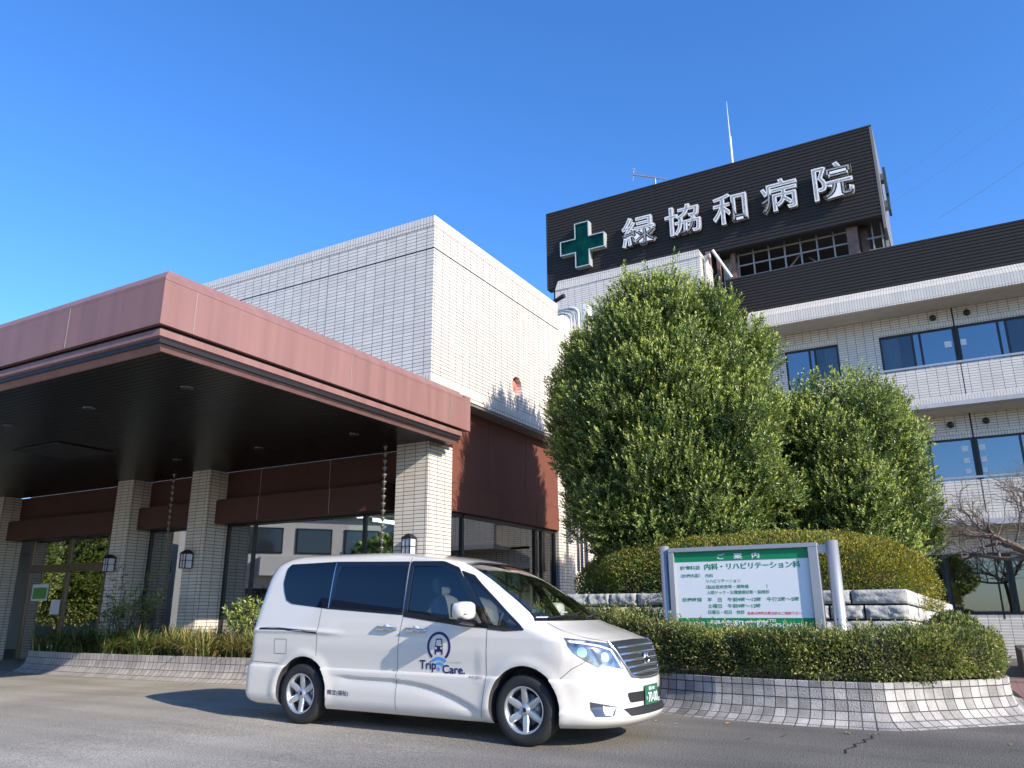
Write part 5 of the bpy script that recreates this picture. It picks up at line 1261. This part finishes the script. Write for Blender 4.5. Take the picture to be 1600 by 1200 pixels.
    n = 12000; a = rs.uniform(0, 2 * pi, n); b = np.arcsin(rs.uniform(0, 1, n)); pos = np.stack([.42 * np.cos(a) * np.cos(b), .42 * np.sin(a) * np.cos(b), .60 * np.sin(b) - .0], -1) * (1 - .15 * rs.rand(n))[:, None]
    V, T, mi = shell_leaves(pos, pos, rs, HG, .045, .022, 'x', [.4, .2, .3, .02, .08], jitter=.02); o = np_mesh('foliage', V, T, HG, mi); o.parent = t
    m = MB(); m.lathe([(.3, -.5), (.34, 0), (.29, .3), (.16, .45), (0, .5)], 20, 'z'); m.build('twig_core', core, t)

def build_stones():
    rs = random.Random(4)
    t = thing('block_wall', (-2.9, 10.9, 0), 'low retaining wall of rough split granite blocks under the golden hedge', 'retaining wall')
    inv = Matrix.Translation((2.9, -10.9, 0)); m = MB()
    def rock(x0, x1, y0, y1, z0, z1, face, g=.012):
        # rough front on the face side: subdivided slab
        nx, nz = 18, 9; ph = rs.uniform(0, 6)
        def disp(i, j, n_, k_):
            e = min(i, n_ - i, j, k_ - j); v_ = mnoise.fractal(Vector((x0 * 3 + i * .16, ph + j * .2 + y0, z0 * 5)), .9, 2.0, 4); return max(0, .020 + .026 * v_) + (.022 if e == 0 else .006 if e == 1 else 0)
        vs = []; 
        if face == 'y':
            for i in range(nx + 1):
                for j in range(nz + 1):
                    vs.append((x0 + g + (x1 - x0 - 2 * g) * i / nx, y0 + disp(i, j, nx, nz), z0 + g + (z1 - z0 - 2 * g) * j / nz))
            B = [(x0 + g, y1, z0 + g), (x0 + g, y1, z1 - g), (x1 - g, y1, z0 + g), (x1 - g, y1, z1 - g)]
        else:
            for i in range(nx + 1):
                for j in range(nz + 1):
                    vs.append((x1 - disp(i, j, nx, nz) * .55, y0 + g + (y1 - y0 - 2 * g) * i / nx, z0 + g + (z1 - z0 - 2 * g) * j / nz))
            vs = [(X_ + (Y_ - 11) * .095, Y_, Z_ - (Y_ - 11) * .042) for X_, Y_, Z_ in vs]
            B = [(x0, y0 + g, z0 + g - (y0 - 11) * .042), (x0, y0 + g, z1 - g - (y0 - 11) * .042), (x0, y1 - g, z0 + g - (y1 - 11) * .042), (x0, y1 - g, z1 - g - (y1 - 11) * .042)]
        F = [(i * (nz + 1) + j, (i + 1) * (nz + 1) + j, (i + 1) * (nz + 1) + j + 1, i * (nz + 1) + j + 1) for i in range(nx) for j in range(nz)]
        n = len(vs); F.append([i * (nz + 1) + nz for i in range(nx + 1)] + [n + 3, n + 1]); F.append([i * (nz + 1) for i in range(nx + 1)][::-1] + [n, n + 2])
        F.append([j for j in range(nz + 1)] + [n + 1, n]); F.append([nx * (nz + 1) + j for j in range(nz + 1)][::-1] + [n + 2, n + 3])
        m.add(vs + B, F[:nx * nz], True); m.add(vs + B, F[nx * nz:])
    H_ = [(.36, .60), (.60, .83), (.83, 1.02), (1.02, 1.205), (1.205, 1.395)]
    for k, (z0, z1) in enumerate(H_):
        x = -5.4 + .3 * (k % 2)
        while x < -.72:
            w = rs.uniform(.34, .68); x1 = min(x + w, -.70)
            if -.70 - x1 < .25: x1 = -.70
            rock(x, x1, 10.95, 11.35, z0, z1, 'y'); x = x1
        y = 11.0 + (0 if k % 2 else .02)
        if True:
            while y < 15:
                w = rs.uniform(.5, .9); y1 = min(y + w, 15.1); rock(-1.1, -.69 + .0, y + (.36 if y < 11.1 and False else 0), y1, z0, z1, 'x'); y = y1
    o = m.build('granite_blocks', M['stone']); o.parent = t; o.matrix_parent_inverse = inv
    m = MB(); m.box(-5.5, -.76, 11.05, 15.0, .2, 1.33); o = m.build('wall_core', M['soil']); o.parent = t; o.matrix_parent_inverse = inv
    # a few odd boulders seen left of the hedge
    m = MB()
    bm = bmesh.new(); bmesh.ops.create_icosphere(bm, subdivisions=3, radius=1)
    for v in bm.verts: v.co *= 1 + .12 * sin(v.co.x * 5 + 1) * sin(v.co.y * 4) + .08 * sin(v.co.z * 9)
    for v in bm.verts: v.co = Vector((v.co.x * .55, v.co.y * .35, v.co.z * .30))
    me = bpy.data.meshes.new('boulder'); bm.to_mesh(me); bm.free(); me.materials.append(M['stone']); o = bpy.data.objects.new('boulder', me); COL.objects.link(o); o.location = (-5.55, 12.1, 1.0); tag(o, 'rough grey boulder at the left foot of the golden hedge', 'boulder')

def blades(name, n, area, rs, L=.35, w=.012, mats=None, weights=None, parent=None, origin=(0, 0, 0), clumps=30):
    x0, x1, y0, y1, z = area; cc = np.stack([rs.uniform(x0, x1, clumps), rs.uniform(y0, y1, clumps)], 1); ci = rs.randint(0, clumps, n)
    b = np.stack([cc[ci, 0] + rs.normal(0, .05, n), cc[ci, 1] + rs.normal(0, .05, n), np.full(n, z)], 1); a = rs.uniform(0, 2 * pi, n); h = np.stack([np.cos(a), np.sin(a), np.zeros(n)], 1)
    l = L * rs.uniform(.6, 1.25, n); bend = rs.uniform(.3, 1.2, n); s = np.stack([-np.sin(a), np.cos(a), np.zeros(n)], 1)
    rows = []
    for t in (0, .3, .6, .85, 1.0):
        c = b + h * (l * bend * t ** 1.6 * .85)[:, None] + np.array([0, 0, 1.0]) * (l * (t * 1.0 - .62 * bend * t ** 2.4))[:, None]; ww = w * (1 - t ** 3) * .5 + .0008
        rows += [c - s * ww, c + s * ww]
    V = np.stack(rows, 1).reshape(-1, 3); k = np.arange(n)[:, None] * 10; T = []
    for i in range(4):
        q = 2 * i; T += [k + np.array([q, q + 1, q + 3]), k + np.array([q, q + 3, q + 2])]
    T = np.stack(T, 1).reshape(-1, 3); mi = np.repeat(rs.choice(len(mats), n, p=weights), 8)
    return np_mesh(name, V, T, mats, mi)

def build_small_plants():
    rs = np.random.RandomState(5)
    GM = [leafmat('blade_green', (.10, .15, .035), .5), leafmat('blade_cream', (.42, .40, .16), .5), leafmat('blade_straw', (.36, .27, .11), .6), leafmat('blade_deep', (.045, .08, .02), .5)]
    o = blades('grass_clumps', 5200, (-13.4, -8.3, 9.74, 10.6, .37), rs, .62, .017, GM, [.26, .36, .26, .12], clumps=46); tag(o, 'cream striped grass clumps filling the sunny part of the low planter', 'grass', kind='stuff')
    o = blades('grass_clumps', 3600, (-16.7, -13.2, 9.74, 10.8, .37), rs, .60, .016, GM, [.40, .12, .10, .38], clumps=30); tag(o, 'darker grass clumps in the shaded end of the low planter', 'grass', kind='stuff')
    def shrub(x, y, h, n, label, seed, ll=.11, r=.35):
        r_ = np.random.RandomState(seed); t = thing('leafy_shrub', (x, y, .37), label, 'shrub', 'shrubs in the low planter'); P = []; D = []; m = MB()
        for k in range(n):
            a = r_.uniform(0, 2 * pi); q = r_.uniform(.2, 1) * r; top = Vector((q * cos(a), q * sin(a), h * r_.uniform(.55, 1.0))); m.tube([(0.05 * cos(a), .05 * sin(a), 0), top * .5 + Vector((0, 0, .08)), top], .008, 5, r2=.004)
            for j in range(7):
                aa = r_.uniform(0, 2 * pi); P.append(np.array(top) - np.array([0, 0, .04 * j]) + r_.normal(0, .02, 3)); D.append(np.array([cos(aa), sin(aa), .55]))
        m.build('stems', M['bark'], t); P = np.array(P); D = np.array(D); V, T, mi = shoots(P, D, r_, nl=5, slen=.06, ll=ll, lw=ll * .26, spread=.9); o = np_mesh('leaves', V, T, LG, mi); o.parent = t
    shrub(-11.35, 10.25, 1.0, 34, 'glossy bushy shrub in the planter below the lobby window, the taller of two', 1)
    shrub(-10.55, 10.2, .72, 30, 'glossy bushy shrub just left of the rear of the minivan', 2)
    # thin dark bush by the entrance
    r_ = np.random.RandomState(9); t = thing('thin_bush', (-14.9, 10.35, .37), 'dark thin-leaved bush with bare crooked stems in the shade beside the entrance', 'shrub'); m = MB(); P = []; D = []
    for k in range(16):
        a = r_.uniform(0, 2 * pi); q = r_.uniform(.4, 1.1); top = Vector((q * cos(a) * 1.1, q * sin(a) * .35, r_.uniform(.7, 1.5))); mid = top * .5 + Vector(r_.normal(0, .09, 3)); m.tube([(0, 0, 0), mid * .5 + Vector(r_.normal(0, .04, 3)), mid, top * .8 + Vector(r_.normal(0, .05, 3)), top], .016, 5, r2=.004)
        for j in range(26): u = r_.uniform(.55, 1.05); p = mid.lerp(top, (u - .5) * 2); P.append(np.array(p) + r_.normal(0, .09, 3)); D.append(r_.normal(0, 1, 3) + np.array([0, 0, .3]))
    m.build('stems', M['bark'], t); V, T, mi = shoots(np.array(P), np.array(D), r_, nl=6, slen=.12, ll=.06, lw=.022, nm=4, light=np.full(len(P), .1)); o = np_mesh('leaves', V, T, LG, mi); o.parent = t
    # bare tree at the right edge
    r_ = random.Random(31); t = thing('bare_tree', (1.02, 15.6, 0), 'leafless tree with tangled pale branches at the right edge', 'tree'); tr = MB(); br = MB()
    tr.tube([(0, 0, 0), (-.03, 0, .6), (.02, 0, 1.2), (-.02, 0, 1.7), (-.06, .02, 2.05)], .075, 10, r2=.055); tr.build('trunk', M['bark'], t)
    def grow(p, d, l, r, lev):
        P = [p]; q = p.copy(); dd = d.copy(); n = 5
        for i in range(n):
            dd = (dd + Vector((r_.gauss(0, .26), r_.gauss(0, .26), r_.gauss(0.0, .17)))).normalized(); q = q + dd * (l / n); P.append(q.copy())
        br.tube(P, r, 6 if lev < 2 else 4, r2=r * .45, caps=False)
        if lev < 4:
            for i in range(4 if lev < 2 else 3):
                k = r_.randint(2, 5); a = r_.uniform(0, 2 * pi); nd = (P[k] - P[k - 1]).normalized() + Vector((cos(a), sin(a), r_.uniform(-.15, .75))) * .75; grow(P[k], nd.normalized(), l * r_.uniform(.5, .72), r * .5, lev + 1)
    for a, e, l in ((3.05, .18, 1.25), (2.7, .5, 1.15), (3.5, .5, 1.0), (4.4, .4, .9), (.3, .35, 1.2), (1.4, .6, 1.0), (5.6, .3, 1.1)):
        grow(Vector((-.05, .02, 1.95)), Vector((cos(a) * cos(e), sin(a) * cos(e), sin(e))), l, .042, 0)
    br.build('branches', M['barkpale'], t)
    # scattered dry leaves
    dm = pm('dry_leaf', (.36, .19, .08), .8); k = 0
    spots = [(-3.16, 8.62), (-2.45, 8.78), (-1.2, 8.62), (-.95, 8.72), (-1.0, 8.66), (-2.9, 8.5), (-1.75, 8.25), (.1, 8.6), (-9.6, 8.95), (-9.75, 9.02), (-11.1, 9.03), (-11.25, 9.0), (-10.3, 9.02), (-2.0, 7.9)]
    me0 = None
    for (x, y) in spots:
        if me0 is None:
            m = MB(); m.add([(0, 0, .002), (.03, .022, .018), (.075, .02, .01), (.10, 0, .022), (.07, -.024, .014), (.03, -.02, .006)], [(0, 1, 2, 5), (2, 3, 4, 5)]); o = m.build('dry_leaf', dm, recalc=False); me0 = o
        else: o = me0.copy(); COL.objects.link(o)
        o.location = (x, y, gz(x) + .004); s_ = rnd.uniform(.5, 1.05); o.scale = (s_, s_, s_); o.rotation_euler = (0, 0, rnd.uniform(0, 6.28)); tag(o, 'curled brown leaf fallen on the asphalt near the planters', 'leaf', 'dry leaves on the asphalt')
    # litter at foot of right bed
    o = blades('ground_litter', 900, (.55, 1.6, 11.2, 13.2, .01), rs, .07, .03, [dm, pm('dry_leaf_red', (.33, .10, .06), .8)], [.7, .3], clumps=120); tag(o, 'brown leaf litter on the paved walk behind the right planter', 'leaf litter', kind='stuff')
    # small rear bed at the far right
    t = thing('brick_bed', (1.6, 16.8, 0), 'small raised brick bed under the ground floor windows at the right edge', 'planter'); m = MB(); m.box(-1.0, 3, 0, .25, 0, .48); m.build('brick_front', tilemat('bed_brick', .12, .11, (.34, .30, .27), (.07, .06, .06), var=.2, rough=.8), t); m = MB(); m.box(-1.0, 3, .25, 3.2, 0, .42); m.build('bed_soil', M['soil'], t)
    r_ = np.random.RandomState(12); n = 5000; a = r_.uniform(0, 2 * pi, n); b = np.arcsin(r_.uniform(0, 1, n)); pos = np.stack([.75 * np.cos(a) * np.cos(b), .35 * np.sin(a) * np.cos(b), .32 * np.sin(b)], -1); t = thing('dark_shrub', (1.7, 17.4, .42), 'dark little shrub growing in the brick bed at the right edge', 'shrub'); V, T, mi = shell_leaves(pos, pos, r_, HG, .06, .03, 'x', [.3, .1, .5, .05, .05]); o = np_mesh('foliage', V, T, HG, mi); o.parent = t

def build_background():
    # power lines far behind
    cg = pm('cable_grey', (.16, .24, .36), .9)
    for k, (A, B, r) in enumerate((((2.0, 70, 33.0), (20.0, 70, 43.5), .022), ((-6.0, 70, 33.4), (20.0, 70, 46.8), .014), ((-6.0, 70, 35.0), (20.0, 70, 50.0), .013))):
        A = Vector(A); B = Vector(B); m = MB(); P = [A.lerp(B, i / 12) - Vector((0, 0, .7 * sin(pi * i / 12))) for i in range(13)]; m.tube(P, r, 5)
        tag(m.build('power_line', cg), ['lowest and darkest overhead cable in the sky at the right', 'faint middle overhead cable in the sky at the right', 'faintest and highest overhead cable in the sky at the right'][k], 'cable', 'overhead cables behind the ward wing')
    # across the street behind the camera (seen in the glass)
    def house(x, y, w, d, h, rz, col, label, roofc=(.09, .09, .10)):
        t = thing('house', (x, y, 0), label, 'house', 'houses across the street mirrored in the lobby glass', rz=rz); wm = pm('stucco', col, .85)
        m = MB(); m.box(-w / 2, w / 2, -d / 2, d / 2, 0, h); m.add([(-w / 2, -d / 2, h), (-w / 2, d / 2, h), (-w / 2, 0, h + 1.35), (w / 2, -d / 2, h), (w / 2, d / 2, h), (w / 2, 0, h + 1.35)], [(0, 1, 2), (3, 5, 4)]); m.build('wall', wm, t)
        m = MB(); e = .45
        for s in (-1, 1): m.add([(-w / 2 - e, s * (d / 2 + e), h - .18), (w / 2 + e, s * (d / 2 + e), h - .18), (w / 2 + e, 0, h + 1.5), (-w / 2 - e, 0, h + 1.5), (-w / 2 - e, s * (d / 2 + e), h - .05), (w / 2 + e, s * (d / 2 + e), h - .05), (w / 2 + e, 0, h + 1.65), (-w / 2 - e, 0, h + 1.65)], [(0, 1, 2, 3), (4, 5, 6, 7), (0, 1, 5, 4), (0, 3, 7, 4), (1, 2, 6, 5)])
        m.build('roof', pm('roof_tile', roofc, .6), t)
        for zz in (1.0, 3.8):
            for xx in np.arange(-w / 2 + 1.4, w / 2 - 1, 2.3):
                f = box('window', (xx - .85, xx + .85, d / 2 + .0, d / 2 + .06, zz, zz + 1.2), M['frame'], t); box('pane', (xx - .78, xx + .78, d / 2 + .062, d / 2 + .068, zz + .07, zz + 1.13), pm('pane_dark', (.03, .04, .05), .1, coat=1), f)
        m = MB(); m.box(-1.5, 2.2, d / 2 + .01, d / 2 + 1.1, 2.75, 3.6); m.build('balcony', wm, t)
    house(-31, -7, 10, 8, 5.8, radians(-52), (.62, .60, .56), 'white two-storey house with grey roof across the street'); house(-44, -5, 9, 8, 6.2, radians(-60), (.52, .47, .40), 'beige two-storey house across the street'); house(-20, -14, 9, 8, 6.0, radians(-48), (.58, .58, .57), 'pale grey two-storey house across the street')
    rs = np.random.RandomState(3)
    for k, (x, y, h, r, lab) in enumerate(((-36, 1.5, 6.5, 2.6, 'broad green tree across the street, nearest the entrance'), (-41, 4.5, 7.0, 3.0, 'tall green tree across the street beyond the entrance'), (-33, 6.5, 5.0, 2.2, 'round green tree at the end of the street'), (-24.5, -7.5, 4.5, 1.5, 'small green tree in front of the white house'), (-10, -16, 6, 2.6, 'green tree beside the pale grey house'), (-3, -18, 6.5, 3, 'wide green tree behind the camera position'))):
        t = thing('street_tree', (x, y, 0), lab, 'tree', 'trees across the street mirrored in the glass'); n = 9000 if k < 3 else 2600; v = unit(rs.normal(0, 1, (n, 3))); v = v * (rs.uniform(.6, 1, n) ** .5)[:, None] * (1 + .15 * np.sin(v[:, :1] * 7 + k) * np.sin(v[:, 2:] * 6)); pos = v * np.array([r, r, h * .42]) + np.array([0, 0, h * .56])
        V, T, mi = shoots(pos, v + np.array([0, 0, .5]), rs, nl=5, slen=.3, ll=.17 if k < 3 else .3, lw=.08 if k < 3 else .14); o = np_mesh('crown', V, T, LG, mi); o.parent = t; m = MB(); m.tube([(0, 0, 0), (.1, 0, h * .4), (0, .1, h * .7)], .16, 8, r2=.05); m.build('trunk', M['bark'], t)
# ------------------------------------------------------------------ camera, light
def setup_camera():
    pt, ro, yw, f = radians(16.196), radians(-.282), radians(29.608), 1220.02
    F = Vector((0, cos(pt), sin(pt))); Rr = Vector((1, 0, 0)); U = Vector((0, -sin(pt), cos(pt)))
    R2 = Rr * cos(ro) + U * sin(ro); U2 = -Rr * sin(ro) + U * cos(ro)
    Z = Matrix.Rotation(yw, 3, 'Z')
    F, R2, U2 = Z @ F, Z @ R2, Z @ U2
    cam = bpy.data.cameras.new('camera'); cam.lens = 36 * f / 1600; cam.sensor_width = 36; cam.clip_end = 3000; cam.clip_start = .05
    o = bpy.data.objects.new('camera', cam); COL.objects.link(o)
    o.matrix_world = Matrix.Translation((0, 0, 1.15)) @ Matrix((R2, U2, -F)).transposed().to_4x4()
    SC.camera = o
def setup_light():
    s = Vector((1, -.26, .50)).normalized()          # towards the sun
    el = math.asin(s.z)
    w = bpy.data.worlds.new('World'); SC.world = w; w.use_nodes = True; nt = w.node_tree
    bg = nt.nodes['Background']; sk = nt.nodes.new('ShaderNodeTexSky'); sk.sky_type = 'NISHITA'; sk.sun_disc = False
    sk.sun_elevation = el; sk.sun_rotation = atan2(s.x, s.y); sk.altitude = 200; sk.air_density = 1.0; sk.dust_density = .35; sk.ozone_density = 6.0
    hs = nt.nodes.new('ShaderNodeHueSaturation'); hs.inputs['Hue'].default_value = .506; hs.inputs['Saturation'].default_value = 1.14; nt.links.new(sk.outputs[0], hs.inputs['Color'])
    nt.links.new(hs.outputs[0], bg.inputs[0]); bg.inputs[1].default_value = .15
    l = bpy.data.lights.new('sun', 'SUN'); l.energy = 3.4; l.angle = radians(.53); l.color = (1, .91, .78)
    o = bpy.data.objects.new('sun', l); COL.objects.link(o); o.rotation_euler = s.to_track_quat('Z', 'Y').to_euler()
    SC.view_settings.view_transform = 'Standard'; SC.view_settings.look = 'None'; SC.view_settings.gamma = 1; SC.view_settings.exposure = 1.08
    SC.render.engine = 'CYCLES'; SC.cycles.max_bounces = 8; SC.cycles.transparent_max_bounces = 12; SC.cycles.caustics_reflective = False; SC.cycles.caustics_refractive = False
build_ground(); build_planters(); build_entrance_block(); build_canopy(); build_block(); build_tower(); build_wing()
build_board(); build_lamps(); build_stones(); build_hedges(); build_small_plants()
crown_tree('broad_evergreen_tree', 'largest evergreen tree, tall and full-crowned, its upright shoots reaching the rooftop sign', -4.22, 12.75,
           [(1.95, 1.05), (2.4, 1.5), (3.0, 1.68), (4.0, 1.72), (4.8, 1.66), (5.4, 1.52), (5.9, 1.30), (6.3, 1.0), (6.5, .6)], 8, 18000, .13, .4, spikes=80, ll=.074, spread_y=.85, lump=.30)
crown_tree('round_evergreen_tree', 'lower evergreen tree to the right of the tallest one, in front of the ward wing', -1.70, 14.8,
           [(1.6, .95), (2.0, 1.15), (2.7, 1.32), (3.5, 1.30), (4.1, 1.15), (4.5, .95), (4.75, .65), (4.88, .3)], 5, 9000, .09, .4, spikes=24, ll=.072)
build_background(); build_van(); setup_camera(); setup_light()
